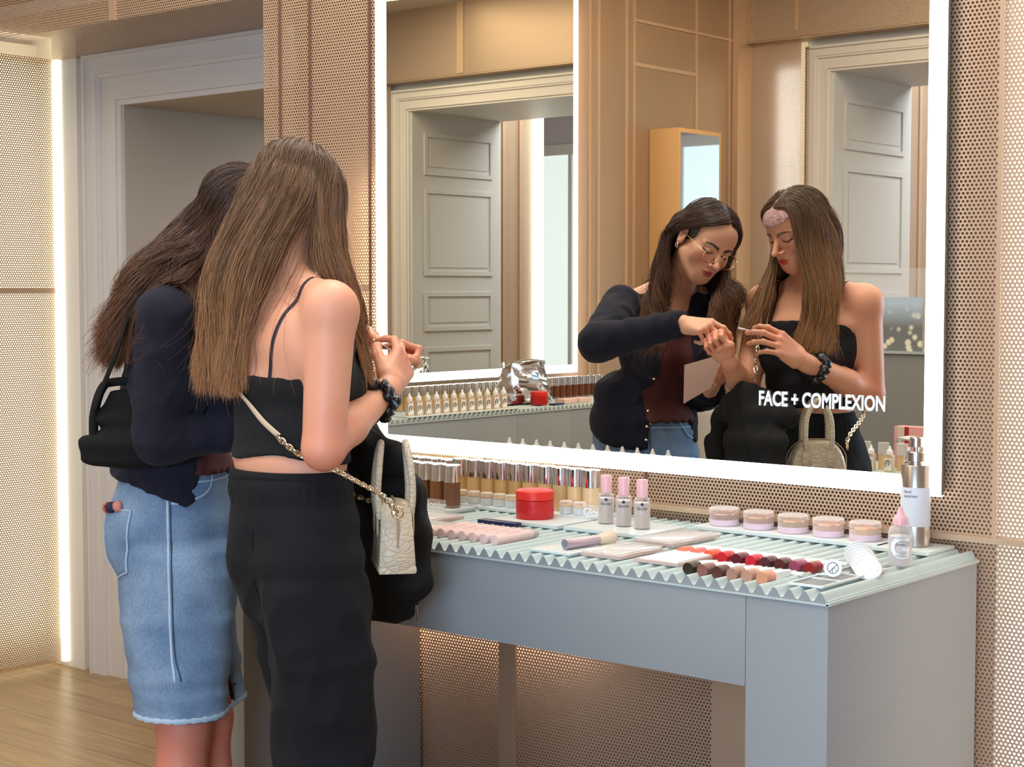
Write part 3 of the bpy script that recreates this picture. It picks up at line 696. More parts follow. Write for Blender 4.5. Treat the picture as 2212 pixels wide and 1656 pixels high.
t = box('crayon_rack', (-1.765, 2.702, CT-0.001), (-1.56, 2.716, CT+0.004), M_whitep, None, 0.001); tag(t, 'thin white strip holding the front lip crayons', 'rack')
t = box('crayon_rack', (-1.875, 2.856, CT-0.001), (-1.55, 2.870, CT+0.004), M_whitep, None, 0.001); tag(t, 'thin white strip holding the back lip crayons', 'rack')

# dropper bottles with black C mark
def drop_bottle(loc, rz, label, group):
    t = thing('foundation_dropper', label, 'bottle', loc, rz, group)
    box('bottle_body', (-0.0165, -0.009, 0), (0.0165, 0.009, 0.062), plain('skin_tone_fluid', srgb(222, 196, 170), 0.3), t, 0.002)
    lathe('cap', [(0.0125, 0.062), (0.0125, 0.073), (0.010, 0.079), (0.0055, 0.084), (0.0035, 0.094), (0, 0.096)], M_whitep, t, 20)
    box('white_label', (-0.012, -0.0096, 0.006), (0.0162, -0.009, 0.050), M_paper, t)
    bm = bmesh.new(); tube_bm(bm, [(0.002+0.0105*cos(radians(a)), -0.0102, 0.028+0.014*sin(radians(a))) for a in range(-60, 200, 20)], [0.0008+0.0024*sin(pi*k/12) for k in range(13)], 6, flat=0.4)
    lathe_bm(bm, [(0.0001, 0.0), (0.0035, 0.0), (0.0035, 0.0)], 8, c=(0, 0)) if False else None
    tube_bm(bm, [(0.0005, -0.0102, 0.033), (-0.001, -0.0102, 0.024)], [0.0034, 0.0026], 8, flat=0.4)
    link('black_mark', finish(bm, 'black_mark'), M_black, t)
    return t
d0 = drop_bottle((-3.075, 2.648, PZ+0.003), 0, 'small dropper bottle, first from the left, behind the woman in the black top', 'dropper bottles behind the woman in the black top')
for i in range(1, 12):
    copy_thing(d0, (-3.075+0.0512*i, 2.648+0.001*i, PZ+0.003), 'small dropper bottle, %s from the left, behind the woman in the black top' % ORD[i])
for i in range(12):
    copy_thing(d0, (-4.790+0.0*i, 1.262-0.0555*i, CT+0.004), 'dropper bottle, %s from the left on the reflected side counter' % ORD[i], rz=radians(90))['group'] = 'reflected dropper bottles'
pl = plate('long pale plate under the reflected dropper bottles', -4.83, -4.74, 0.60, 1.32, z=CT, h=0.004)
plate('long white plate under the dropper bottles behind the nearer woman', -3.11, -2.49, 2.62, 2.685, h=0.011)
ORD2 = ORD+['seventeenth', 'eighteenth']
dk = liq('dark9', srgb(104, 54, 30))
s0 = None
for i in range(34):
    y = 1.26-0.0505*i; brown = i > 17
    lab = 'silver-capped %s bottle, %s in its half of the row on the reflected side counter' % ('dark brown' if brown else 'tan', ORD2[i % 18])
    key = brown
    if i in (0, 18): s0 = silver_bottle((-5.055, y), lab, dk if brown else liq('light2', (0, 0, 0)), 'reflected silver-capped bottles', z0=CT)
    else: copy_thing(s0, (-5.055, y, CT), lab)
j = red_jar((-4.812, 0.372, CT+0.004), 'red jar on the side counter, seen only as a reflection'); j.scale = (0.92, 0.92, 0.92)
t = box('navy_case', (-0.012, -0.045, 0), (0.012, 0.045, 0.008), plain('navy_plastic', (0, 0, 0)), None, 0.002); t.location = (-4.765, 0.30, CT); tag(t, 'thin navy case on the side counter, seen only as a reflection', 'case')
for i, y in enumerate((0.185, 0.075)):
    t = box('pink_carton', (-0.03, -0.048, 0), (0.03, 0.048, 0.022), plain('pink_carton', srgb(238, 200, 186), 0.5), None, 0.002); t.location = (-4.80, y, CT)
    tag(t, ('left' if i == 0 else 'right')+' flat pink carton on the reflected side counter', 'carton')
# crinkled silver pouch on the side counter
def pouch():
    bm = bmesh.new(); NX, NZ = 26, 16; R_ = random.Random(3)
    g = []
    for k in range(NZ+1):
        row = []
        for i in range(2*NX):
            u = i/(2*NX); a = 2*pi*u; v = k/NZ
            wx = 0.150*(1-0.30*v)*(1 if True else 0); wy = 0.040*(1-0.75*v)+0.004
            cx_ = wx*math.copysign(abs(cos(a))**0.6, cos(a)); cy_ = wy*math.copysign(abs(sin(a))**0.8, sin(a))
            n = 0.006*sin(9*a+4*v)+0.005*sin(17*a-11*v)+0.004*R_.uniform(-1, 1)
            n = max(n, -0.003) if k == 0 else n
            row.append(bm.verts.new((cx_*(1+n*2)+n, cy_+n*1.2*(1-v*0.5), 0.150*v+(0.006*sin(5*a) if k == NZ else (0 if k == 0 else n*0.5)))))
        g.append(row)
    for A, B in zip(g, g[1:]):
        for i in range(2*NX): bm.faces.new((A[i], A[(i+1) % (2*NX)], B[(i+1) % (2*NX)], B[i]))
    bm.faces.new(g[0]); bm.faces.new(g[-1]); bmesh.ops.recalc_face_normals(bm, faces=bm.faces)
    return finish(bm, 'pouch', 0.35)
t = thing('silver_pouch', 'crinkled silver pouch with rolled top on the reflected side counter', 'pouch', (-4.925, 0.345, CT+0.006), radians(90)); t.scale = (1.3, 0.9, 1.22)
link('pouch_body', pouch(), plain('crinkled_foil', (0.86, 0.86, 0.86), 0.13, metal=1.0), t)
tube('rolled_top', smooth_path([(-0.115, 0, 0.150), (-0.04, 0.004, 0.158), (0.03, -0.003, 0.155), (0.112, 0.002, 0.150)], 5), 0.009, M_chrome, t, 10)

# ---------------- low display table, tall cabinet and chair behind the camera line, seen in the mirror
t = thing('display_table', 'low grey display table reflected at the right edge of the mirror', 'table', (-2.80, 0.70, 0))
box('table_top', (-0.42, -0.22, 0.715), (0.45, 0.16, 0.735), M_top, t, 0.002); box('table_base', (-0.40, -0.20, 0), (0.43, 0.14, 0.715), M_grey, t, 0.002)
for i in range(5):
    copy_thing(d0, (-3.04+0.075*i, 0.80, 0.735), 'dropper bottle, %s from the left on the reflected low table' % ORD[i], rz=pi)['group'] = 'dropper bottles on the reflected low table'
for i in range(5):
    t = thing('clear_cap_bottle', 'clear-topped foundation bottle, %s from the left on the reflected low table' % ORD[i], 'bottle', (-3.02+0.075*i, 0.74, 0.735), group='clear-topped bottles on the reflected low table')
    lathe('bottle_body', [(0, 0), (0.02, 0), (0.02, 0.055), (0, 0.055)], liq('light8', (0, 0, 0)), t, 20)
    lathe('cap', [(0.021, 0.055), (0.021, 0.10), (0, 0.10)], glassy('smoky_clear', (0.8, 0.8, 0.8), 0.5, 0.1), t, 20)
t = thing('gift_box', 'pink box with a red stripe behind bottles at the mirror edge', 'box', (-2.80, 0.62, 0.735))
box('box_body', (-0.075, -0.03, 0), (0.075, 0.03, 0.155), plain('salmon_card', srgb(222, 160, 158), 0.5), t, 0.002)
box('red_stripe', (-0.033, 0.0296, 0.001), (-0.015, 0.0306, 0.154), plain('red_card', srgb(168, 30, 48), 0.5), t)
box('cream_stripe', (-0.062, 0.0296, 0.001), (-0.033, 0.0306, 0.154), plain('cream_card', srgb(214, 200, 184), 0.5), t)
t = thing('tall_cabinet', 'tall dark grey cabinet reflected at the right edge of the mirror', 'cabinet', (-3.05, -0.35, 0))
M_dgrey = plain('dark_grey_lacquer', srgb(128, 128, 126), 0.5)
box('cabinet_body', (-0.62, -0.25, 0), (0.65, 0.15, 1.125), M_dgrey, t, 0.002); box('cabinet_top', (-0.63, -0.26, 1.125), (0.66, 0.16, 1.137), plain('cabinet_top_glass', srgb(170, 180, 182), 0.08), t)
sc_ = box('clear_screen', (-0.60, -0.003, 0), (0.62, 0.003, 0.353), M_acryl, None, 0.001); sc_.location = (-3.05, -0.247, 1.137); tag(sc_, 'clear acrylic screen standing on the tall reflected cabinet', 'screen')
t = thing('flower_card', 'pale blue card printed with white orchids, on the tall reflected cabinet', 'card', (-3.32, -0.215, 1.137), radians(180))
def orchid_mat():
    m, nt, b = new_mat('orchid_print'); N = nt.nodes; L = nt.links
    tc = N.new('ShaderNodeTexCoord'); v = N.new('ShaderNodeTexVoronoi'); v.inputs['Scale'].default_value = 24
    L.new(tc.outputs['Object'], v.inputs['Vector'])
    cr = N.new('ShaderNodeValToRGB'); e = cr.color_ramp.elements
    e[0].position = 0.25; e[0].color = (*srgb(238, 232, 206), 1); e[1].position = 0.42; e[1].color = (*srgb(120, 122, 124), 1)
    L.new(v.outputs['Distance'], cr.inputs[0])
    sp = N.new('ShaderNodeSeparateXYZ'); L.new(tc.outputs['Object'], sp.inputs[0])
    mr = N.new('ShaderNodeMapRange'); mr.inputs['From Min'].default_value = 0.10; mr.inputs['From Max'].default_value = 0.20
    L.new(sp.outputs['Z'], mr.inputs['Value'])
    mx = N.new('ShaderNodeMix'); mx.data_type = 'RGBA'; mx.inputs['B'].default_value = (*srgb(186, 206, 226), 1)
    L.new(mr.outputs[0], mx.inputs['Factor']); L.new(cr.outputs[0], mx.inputs['A']); L.new(mx.outputs['Result'], b.inputs['Base Color'])
    return m
box('printed_card', (-0.13, -0.002, 0), (0.13, 0.002, 0.23), orchid_mat(), t)
# white moulded chair
t = thing('moulded_chair', 'white moulded chair reflected between the two women', 'chair', (-3.72, 0.28, 0), radians(200))
bm = bmesh.new(); G = []
for i in range(15):
    s = i/14; row = []
    for j in range(13):
        u = j/12*2-1
        if s < 0.5: yy = 0.22-0.40*(s/0.5); zz = 0.46-0.012*sin(pi*s/0.5)+0.02*u*u
        else: yy = -0.18-0.10*((s-0.5)/0.5); zz = 0.46+0.50*((s-0.5)/0.5)**1.1+0.0*u
        wd = 0.235 if s < 0.62 else 0.235-0.07*((s-0.62)/0.38)**2
        row.append(bm.verts.new((u*wd, yy+0.05*u*u*(1 if s > 0.5 else 0), zz)))
    G.append(row)
for A, B in zip(G, G[1:]):
    for j in range(12): bm.faces.new((A[j], A[j+1], B[j+1], B[j]))
o = link('seat_shell', finish(bm, 'seat_shell', 1.2), M_whitep, t); md = o.modifiers.new('thick', 'SOLIDIFY'); md.thickness = 0.012
for sx_, sy_ in ((-1, -1), (1, -1), (-1, 1), (1, 1)):
    tube('leg', [(0.10*sx_, 0.10*sy_-0.02, 0.45), (0.21*sx_, 0.19*sy_, 0.0)], [0.014, 0.010], plain('pale_wood', srgb(206, 176, 136), 0.5), t, 8)
# mirror cabinet standing out from the side wall
t = thing('mirror_cabinet', 'mirror cabinet standing out from the side wall, seen as a reflection', 'mirror cabinet', (XL, -1.47, 1.35))
box('cabinet_body', (0.002, -0.22, 0), (0.20, 0.20, 0.935), plain('warm_lit_peach', srgb(220, 172, 118), 0.5), t, 0.003)  # warm light on the cabinet side put into the body colour
box('mirror_glass', (0.2005, -0.195, 0.025), (0.204, 0.19, 0.91), plain('blue_tinted_glass', (0.80, 0.90, 0.93), 0.02, metal=1.0), t)

# ================================================================== modelling by signed distance, for bodies and cloth
from mathutils import noise as mnoise
def nrm(v): v = np.array(v, float); return v/np.linalg.norm(v)
class SDF:
    def __init__(s): s.p = []
    def cap(s, a, b, ra, rb=None, k=0.01, sub=False): s.p.append(('cap', np.array(a, float), np.array(b, float), ra, ra if rb is None else rb, k, sub)); return s
    def ell(s, c, r, R=None, k=0.01, sub=False): s.p.append(('ell', np.array(c, float), np.array(r, float), np.eye(3) if R is None else np.array(R), k, sub)); return s
    def loft(s, st, rd, fd, k=0.02):
        """st: list of (centre, halfwidth, halfdepth)"""
        rd = nrm(rd); fd = nrm(fd)
        for (a, wa, da), (b, wb, db) in zip(st, st[1:]):
            s.p.append(('ecap', np.array(a, float), np.array(b, float), (wa, da), (wb, db), rd, fd, k, False))
        return s
    @staticmethod
    def pd(pr, P):
        if pr[0] == 'cap':
            _, a, b, ra, rb, k, sub = pr; ab = b-a; L = float(ab@ab)+1e-12
            t = np.clip(((P-a)@ab)/L, 0, 1); return np.linalg.norm(P-a-t[:, None]*ab, axis=1)-(ra+(rb-ra)*t)
        if pr[0] == 'ell':
            _, c, r, R, k, sub = pr; q = (P-c)@R
            k0 = np.linalg.norm(q/r, axis=1); k1 = np.linalg.norm(q/(r*r), axis=1)+1e-9; return k0*(k0-1)/k1
        _, a, b, A, B, rd, fd, k, sub = pr; ab = b-a; L = float(ab@ab)+1e-12
        t = np.clip(((P-a)@ab)/L, 0, 1); q = P-a-t[:, None]*ab; u = np.cross(rd, fd)
        W = A[0]+(B[0]-A[0])*t; D = A[1]+(B[1]-A[1])*t; Z = np.minimum(W, D)*0.5
        x, y, z = q@rd, q@fd, q@u
        k0 = np.sqrt((x/W)**2+(y/D)**2+(z/Z)**2); k1 = np.sqrt((x/W**2)**2+(y/D**2)**2+(z/Z**2)**2)+1e-9
        return k0*(k0-1)/k1
    @staticmethod
    def pbox(pr):
        if pr[0] == 'cap': r = max(pr[3], pr[4]); return np.minimum(pr[1], pr[2])-r, np.maximum(pr[1], pr[2])+r
        if pr[0] == 'ell': e = np.abs(pr[3])@pr[2]; return pr[1]-e, pr[1]+e
        r = max(max(pr[3]), max(pr[4])); return np.minimum(pr[1], pr[2])-r, np.maximum(pr[1], pr[2])+r
    def grid(s, lo, hi, h):
        lo = np.array(lo, float); n = (np.ceil((np.array(hi)-lo)/h)+1).astype(int)
        F = np.full(n, 0.15, np.float32); ax = [lo[i]+h*np.arange(n[i]) for i in range(3)]
        for pr in s.p:
            k, sub = pr[-2], pr[-1]; bl, bh = s.pbox(pr); m = k+3*h+0.012
            i0 = np.maximum(0, np.floor((bl-m-lo)/h).astype(int)); i1 = np.minimum(n, np.ceil((bh+m-lo)/h).astype(int)+1)
            if (i1 <= i0).any(): continue
            sl = tuple(slice(a, b) for a, b in zip(i0, i1))
            X = np.stack(np.meshgrid(*[ax[j][sl[j]] for j in range(3)], indexing='ij'), -1).reshape(-1, 3)
            d = s.pd(pr, X).reshape([i1[j]-i0[j] for j in range(3)]).astype(np.float32)
            a = F[sl]
            if sub:
                d = -d; hh = np.maximum(k-np.abs(a-d), 0)/k if k > 0 else 0; F[sl] = np.maximum(a, d)+hh*hh*k/4
            else:
                hh = np.maximum(k-np.abs(a-d), 0)/k if k > 0 else 0; F[sl] = np.minimum(a, d)-hh*hh*k/4
        return Grid(F, lo, h)
class Grid:
    def __init__(s, F, lo, h): s.F = F; s.lo = np.array(lo, float); s.h = h
    def pts(s):
        n = s.F.shape; ax = [s.lo[i]+s.h*np.arange(n[i]) for i in range(3)]
        return np.stack(np.meshgrid(*ax, indexing='ij'), -1)
    def __call__(s, P):
        P = np.asarray(P, float); q = (P-s.lo)/s.h; n = np.array(s.F.shape); q = np.clip(q, 0, n-1.001); i = q.astype(int); f = q-i; r = 0
        for a in (0, 1):
            for b in (0, 1):
                for c in (0, 1):
                    w_ = (f[:, 0] if a else 1-f[:, 0])*(f[:, 1] if b else 1-f[:, 1])*(f[:, 2] if c else 1-f[:, 2])
                    r = r+w_*s.F[i[:, 0]+a, i[:, 1]+b, i[:, 2]+c]
        return r
    def grad(s, P):
        e = s.h; return np.stack([s(P+d)-s(P-d) for d in np.eye(3)*e], 1)/(2*e)
    def push(s, P, off, it=3):
        P = np.array(P, float)
        for _ in range(it):
            d = s(P)-off; g = s.grad(P); g /= np.linalg.norm(g, axis=1)[:, None]+1e-6
            P += g*np.maximum(-d, 0)[:, None]
        return P
    def snap(s, P, off, it=6):
        P = np.array(P, float)
        for _ in range(it):
            d = s(P)-off; g = s.grad(P); g /= np.linalg.norm(g, axis=1)[:, None]+1e-6
            P -= g*np.clip(d, -0.03, 0.03)[:, None]
        return P
    def mesh(s):
        """naive surface nets -> verts, quads"""
        F = s.F; S = F < 0; n = F.shape
        c = [S[i:n[0]-1+i, j:n[1]-1+j, k:n[2]-1+k] for i in (0, 1) for j in (0, 1) for k in (0, 1)]
        anyb = c[0].copy(); allb = c[0].copy()
        for q in c[1:]: anyb |= q; allb &= q
        M = anyb & ~allb; I = np.argwhere(M); idx = np.full(M.shape, -1, np.int64); idx[M] = np.arange(len(I))
        acc = np.zeros((len(I), 3)); cnt = np.zeros(len(I))
        cor = [(i, j, k) for i in (0, 1) for j in (0, 1) for k in (0, 1)]
        for a in cor:
            for ax in range(3):
                if a[ax] == 0:
                    b = list(a); b[ax] = 1
                    fa = F[I[:, 0]+a[0], I[:, 1]+a[1], I[:, 2]+a[2]]; fb = F[I[:, 0]+b[0], I[:, 1]+b[1], I[:, 2]+b[2]]
                    m = (fa < 0) != (fb < 0); t = np.where(m, fa/(fa-fb+1e-12), 0)
                    p = np.array(a, float)[None]+np.eye(3)[ax][None]*t[:, None]
                    acc += np.where(m[:, None], p, 0); cnt += m
        V = s.lo+s.h*(I+acc/cnt[:, None]); Q = []
        for ax in range(3):
            o = [a for a in range(3) if a != ax]
            sl0 = [slice(None)]*3; sl1 = [slice(None)]*3; sl0[ax] = slice(0, n[ax]-1); sl1[ax] = slice(1, n[ax])
            e = S[tuple(sl0)] != S[tuple(sl1)]; E = np.argwhere(e); ok = np.ones(len(E), bool)
            for a in o: ok &= (E[:, a] > 0) & (E[:, a] < n[a]-1)
            E = E[ok]; ins = S[E[:, 0], E[:, 1], E[:, 2]]
            def cell(d0, d1):
                q = E.copy(); q[:, o[0]] -= d0; q[:, o[1]] -= d1; return idx[q[:, 0], q[:, 1], q[:, 2]]
            q = np.stack([cell(1, 1), cell(0, 1), cell(0, 0), cell(1, 0)], 1)
            fl = ins if ax != 1 else ~ins
            q[~fl] = q[~fl][:, ::-1]; Q.append(q)
        Q = np.concatenate(Q); Q = Q[(Q >= 0).all(1)]
        return V, Q
def relax(V, Q, it=1, lam=0.5):
    E = np.concatenate([Q[:, [0, 1]], Q[:, [1, 2]], Q[:, [2, 3]], Q[:, [3, 0]]])
    for _ in range(it):
        A = np.zeros_like(V); C = np.zeros(len(V))
        for a, b in ((0, 1), (1, 0)):
            np.add.at(A, E[:, a], V[E[:, b]]); np.add.at(C, E[:, a], 1)
        V = V+(A/np.maximum(C, 1)[:, None]-V)*lam
    return V
def mesh_obj(name, V, Q, mat, parent=None, colors=None, origin=None):
    me = bpy.data.meshes.new(name); V = np.asarray(V, np.float32)
    if origin is not None: V = V-np.array(origin, np.float32)
    me.vertices.add(len(V)); me.vertices.foreach_set('co', V.ravel())
    me.loops.add(Q.size); me.loops.foreach_set('vertex_index', Q.ravel().astype(np.int32))
    me.polygons.add(len(Q)); me.polygons.foreach_set('loop_start', np.arange(0, Q.size, 4, dtype=np.int32))
    me.polygons.foreach_set('use_smooth', np.ones(len(Q), bool)); me.update(calc_edges=True)
    if colors is not None:
        ca = me.color_attributes.new('Col', 'FLOAT_COLOR', 'POINT'); ca.data.foreach_set('color', np.concatenate([colors, np.ones((len(V), 1))], 1).astype(np.float32).ravel())
    me.validate()
    return link(name, me, mat, parent)
def used_only(V, Q):
    u, inv = np.unique(Q, return_inverse=True); return V[u], inv.reshape(Q.shape)
def normals(V, Q):
    n = np.cross(V[Q[:, 2]]-V[Q[:, 0]], V[Q[:, 3]]-V[Q[:, 1]]); N = np.zeros_like(V)
    for i in range(4): np.add.at(N, Q[:, i], n)
    return N/(np.linalg.norm(N, axis=1)[:, None]+1e-12)
def fnoise(V, sc, seed=0.0):
    s0, s1, s2 = sc
    return np.array([mnoise.noise((v[0]*s0+seed, v[1]*s1+seed, v[2]*s2)) for v in V])
def ridged(V, sc, seed=0.0):   # soft cloth folds
    return 1-np.abs(fnoise(V, sc, seed))*2
def multi_mesh(sdf, lo, hi, h, subs, it=1):
    """one surface meshed coarse, with finer boxes for head and hands; joined into one vertex/quad set"""
    g = sdf.grid(lo, hi, h); V, Q = g.mesh(); V = relax(V, Q, it)
    keep = np.ones(len(Q), bool)
    for (a, b, hh, _) in subs:
        a = np.array(a)+h*1.2; b = np.array(b)-h*1.2
        keep &= ~(((V > a) & (V < b)).all(1)[Q].all(1))
    V, Q = used_only(V, Q[keep]); VV = [V]; QQ = [Q]; off = len(V)
    for (a, b, hh, itt) in subs:
        g2 = sdf.grid(a, b, hh); v, q = g2.mesh(); v = relax(v, q, itt); VV.append(v); QQ.append(q+off); off += len(v)
    return np.concatenate(VV), np.concatenate(QQ), g

def frame(f, pitch=0.0, roll=0.0):
    """columns right, forward, up; pitch down and roll to the right in degrees"""
    f = nrm((f[0], f[1], 0)); r = np.array([f[1], -f[0], 0]); u = np.array([0, 0, 1.0]); p = radians(pitch)
    f2 = f*cos(p)-u*sin(p); u2 = u*cos(p)+f*sin(p); q = radians(roll)
    u3 = u2*cos(q)+r*sin(q); r3 = r*cos(q)-u2*sin(q)
    return np.stack([r3, f2, u3], 1)
def head_prims(S, c, R, k0=0.02):
    c = np.array(c); W = lambda x, y, z: c+R@np.array([x, y, z])
    E = lambda x, y, z, r, k=0.02, sub=False: S.ell(W(x, y, z), r, R, k, sub)
    C = lambda a, b, ra, rb=None, k=0.01, sub=False: S.cap(W(*a), W(*b), ra, rb, k, sub)
    E(0, -0.014, 0.028, (0.070, 0.088, 0.076)); E(0, 0.028, -0.030, (0.056, 0.054, 0.072), 0.02); E(0, 0.046, 0.034, (0.052, 0.033, 0.046), 0.03)
    for s in (-1, 1):
        C((0.050*s, 0.004, -0.052), (0.020*s, 0.056, -0.090), 0.016, 0.014, 0.03)
        E(0.038*s, 0.050, -0.030, (0.022, 0.020, 0.022), 0.025)
    E(0, 0.058, -0.091, (0.019, 0.019, 0.018), 0.025); E(0, 0.062, -0.062, (0.030, 0.022, 0.026), 0.02)
    for s in (-1, 1):
        E(0.0305*s, 0.089, -0.002, (0.017, 0.0130, 0.0100), 0.012, True)
        C((0.012*s, 0.0785, 0.0095), (0.046*s, 0.063, 0.011), 0.0060, 0.0045, 0.012)
        E(0.0305*s, 0.0655, -0.004, (0.0135, 0.0135, 0.0115), None, 0.003) if False else S.ell(W(0.0305*s, 0.0665, -0.004), (0.0145, 0.0135, 0.0112), R, 0.003)
        S.ell(W(0.074*s, -0.012, -0.014), (0.007, 0.017, 0.030), R, 0.006)
        S.ell(W(0.080*s, -0.009, -0.010), (0.005, 0.009, 0.016), R, 0.003, True)
    C((0, 0.0785, 0.004), (0, 0.1040, -0.030), 0.0066, 0.0080, 0.009); S.ell(W(0, 0.1060, -0.0335), (0.0088, 0.0110, 0.0080), R, 0.006)
    for s in (-1, 1):
        S.ell(W(0.0118*s, 0.0900, -0.0370), (0.0058, 0.0095, 0.0055), R, 0.005)
    S.ell(W(0, 0.0850, -0.0592), (0.0180, 0.0095, 0.0044), R, 0.004); S.ell(W(0, 0.0835, -0.0684), (0.0148, 0.0100, 0.0056), R, 0.003)
    C((-0.021, 0.0860, -0.0640), (0, 0.0915, -0.0638), 0.0013, 0.0013, 0.002, True); C((0.021, 0.0860, -0.0640), (0, 0.0915, -0.0638), 0.0013, 0.0013, 0.002, True)
def head_paint(V, col, c, R, lip, brow, blush=0.35):
    L = (V-np.array(c))@R; col = col.copy()
    def mixc(m, cc): col[:] = col*(1-m[:, None])+np.array(cc)*m[:, None]
    def es(p, r, soft): q = np.linalg.norm((L-p)/r, axis=1); return np.clip((1-q)/soft+0.5, 0, 1)
    front = L[:, 1] > 0.055
    for s in (-1, 1): mixc(blush*es((0.040*s, 0.062, -0.032), (0.026, 0.03, 0.020), 0.8)*front, (0.62, 0.17, 0.13))
    mixc(0.4*blush*es((0, 0.105, -0.034), (0.012, 0.012, 0.012), 0.6), (0.62, 0.17, 0.13))
    m = np.maximum(es((0, 0.0860, -0.0600), (0.0205, 0.016, 0.0042), 0.25), es((0, 0.0850, -0.0682), (0.0165, 0.016, 0.0056), 0.25))*front; mixc(m*0.92, lip)
    mixc(np.clip(1-np.abs(L[:, 2]+0.0640)/0.0012, 0, 1)*(np.abs(L[:, 0]) < 0.021)*(L[:, 1] > 0.07)*0.8, (0.10, 0.012, 0.015))
    for s in (-1, 1):
        x = L[:, 0]*s
        t = np.clip((x-0.012)/0.036, 0, 1); zc = 0.0115+0.0075*np.sin(t*pi*0.72)-0.003*t; wd = 0.0046*(1-0.75*t)+0.0012
        mixc(np.clip((wd-np.abs(L[:, 2]-zc))/0.0015+0.3, 0, 1)*((x > 0.010) & (x < 0.050))*front*0.95, brow)
        t2 = np.clip((x-0.0305)/0.0150, -1, 1); zl = -0.0105+0.0050*t2**2
        on = (np.abs(x-0.0312) < 0.0165) & (L[:, 1] > 0.054)
        mixc(np.clip((0.0031-np.abs(L[:, 2]-zl))/0.0010+0.3, 0, 1)*on*0.93, (0.012, 0.007, 0.006))
        mixc(np.clip(1-np.abs(L[:, 2]-(0.0035-0.003*t2**2))/0.0012, 0, 1)*on*0.45, (0.16, 0.06, 0.04))
        mixc(0.25*es((0.0305*s, 0.075, -0.003), (0.018, 0.02, 0.011), 0.5), (0.45, 0.17, 0.13))
        mixc(0.75*es((0.0055*s, 0.094, -0.0415), (0.0032, 0.006, 0.0022), 0.5), (0.12, 0.03, 0.02))
    return col
def hand_prims(S, w0, Y, Z, side, curls, thumb, sc=1.0, spread=(0.13, 0.03, -0.06, -0.16)):
    """w0 wrist, Y towards the knuckles, Z out of the back of the hand, side +1 right hand / -1 left hand"""
    w0 = np.array(w0, float); Y = nrm(Y); Z = np.array(Z, float); Z = nrm(Z-Y*(Z@Y)); X = -side*np.cross(Y, Z)  # X towards the thumb
    P = lambda x, y, z: w0+sc*(X*x+Y*y+Z*z)
    S.cap(P(0, -0.02, 0), P(0, 0.012, 0), 0.0225*sc, 0.0235*sc, 0.012)
    base = [(0.027, 0.084), (0.009, 0.088), (-0.009, 0.084), (-0.0255, 0.076)]
    for (x, y) in base: S.cap(P(x*0.55, 0.016, 0), P(x, y, 0.001), 0.0145*sc, 0.0105*sc, 0.010)
    S.cap(P(0.020, 0.020, -0.006), P(0.022, 0.055, -0.007), 0.014*sc, 0.011*sc, 0.010); S.cap(P(-0.020, 0.016, -0.006), P(-0.023, 0.055, -0.006), 0.013*sc, 0.010*sc, 0.010)
    Ls = [(0.041, 0.024, 0.020), (0.045, 0.028, 0.021), (0.042, 0.026, 0.020), (0.033, 0.020, 0.018)]; rs = [0.0084, 0.0086, 0.0080, 0.0071]
    tips = []
    for i in range(4):
        x, y = base[i]; p = P(x, y, 0); th = 0; sp = spread[i]
        for j in range(3):
            th += radians(curls[i][j]); d = (Y*cos(th)-Z*sin(th))*cos(sp)+X*sin(sp)*(1 if th < 1.2 else 0.3)
            q = p+d*Ls[i][j]*sc; r0 = rs[i]*(1-0.10*j)*sc
            S.cap(p, q, r0*1.06, r0*0.90, 0.0022 if j else 0.004); S.ell(p, (r0*1.1,)*3, None, 0.003); p = q
        tips.append(p)
    t = [P(*q) for q in thumb]
    S.cap(t[0], t[1], 0.0145*sc, 0.0118*sc, 0.010); S.cap(t[1], t[2], 0.0102*sc, 0.0098*sc, 0.003); S.cap(t[2], t[3], 0.0098*sc, 0.0078*sc, 0.003)
    return tips, t

def skin_mat():
    m, nt, b = new_mat('skin'); N = nt.nodes; L = nt.links
    a = N.new('ShaderNodeAttribute'); a.attribute_name = 'Col'
    tc = N.new('ShaderNodeTexCoord'); n = N.new('ShaderNodeTexNoise'); n.inputs['Scale'].default_value = 9; n.inputs['Detail'].default_value = 5; L.new(tc.outputs['Object'], n.inputs['Vector'])
    mr = N.new('ShaderNodeMapRange'); mr.inputs['From Min'].default_value = 0.35; mr.inputs['From Max'].default_value = 0.65; mr.inputs['To Min'].default_value = 0.0; mr.inputs['To Max'].default_value = 0.35; L.new(n.outputs['Fac'], mr.inputs['Value'])
    mx = N.new('ShaderNodeMix'); mx.data_type = 'RGBA'; mx.blend_type = 'MULTIPLY'; mx.inputs['B'].default_value = (1.0, 0.80, 0.74, 1)
    L.new(mr.outputs[0], mx.inputs['Factor']); L.new(a.outputs['Color'], mx.inputs['A']); L.new(mx.outputs['Result'], b.inputs['Base Color'])
    setin(b, rough=0.52, sss=0.12); b.inputs['Subsurface Radius'].default_value = (0.012, 0.004, 0.002); b.inputs['Subsurface Scale'].default_value = 0.6
    return m
M_skin = skin_mat()
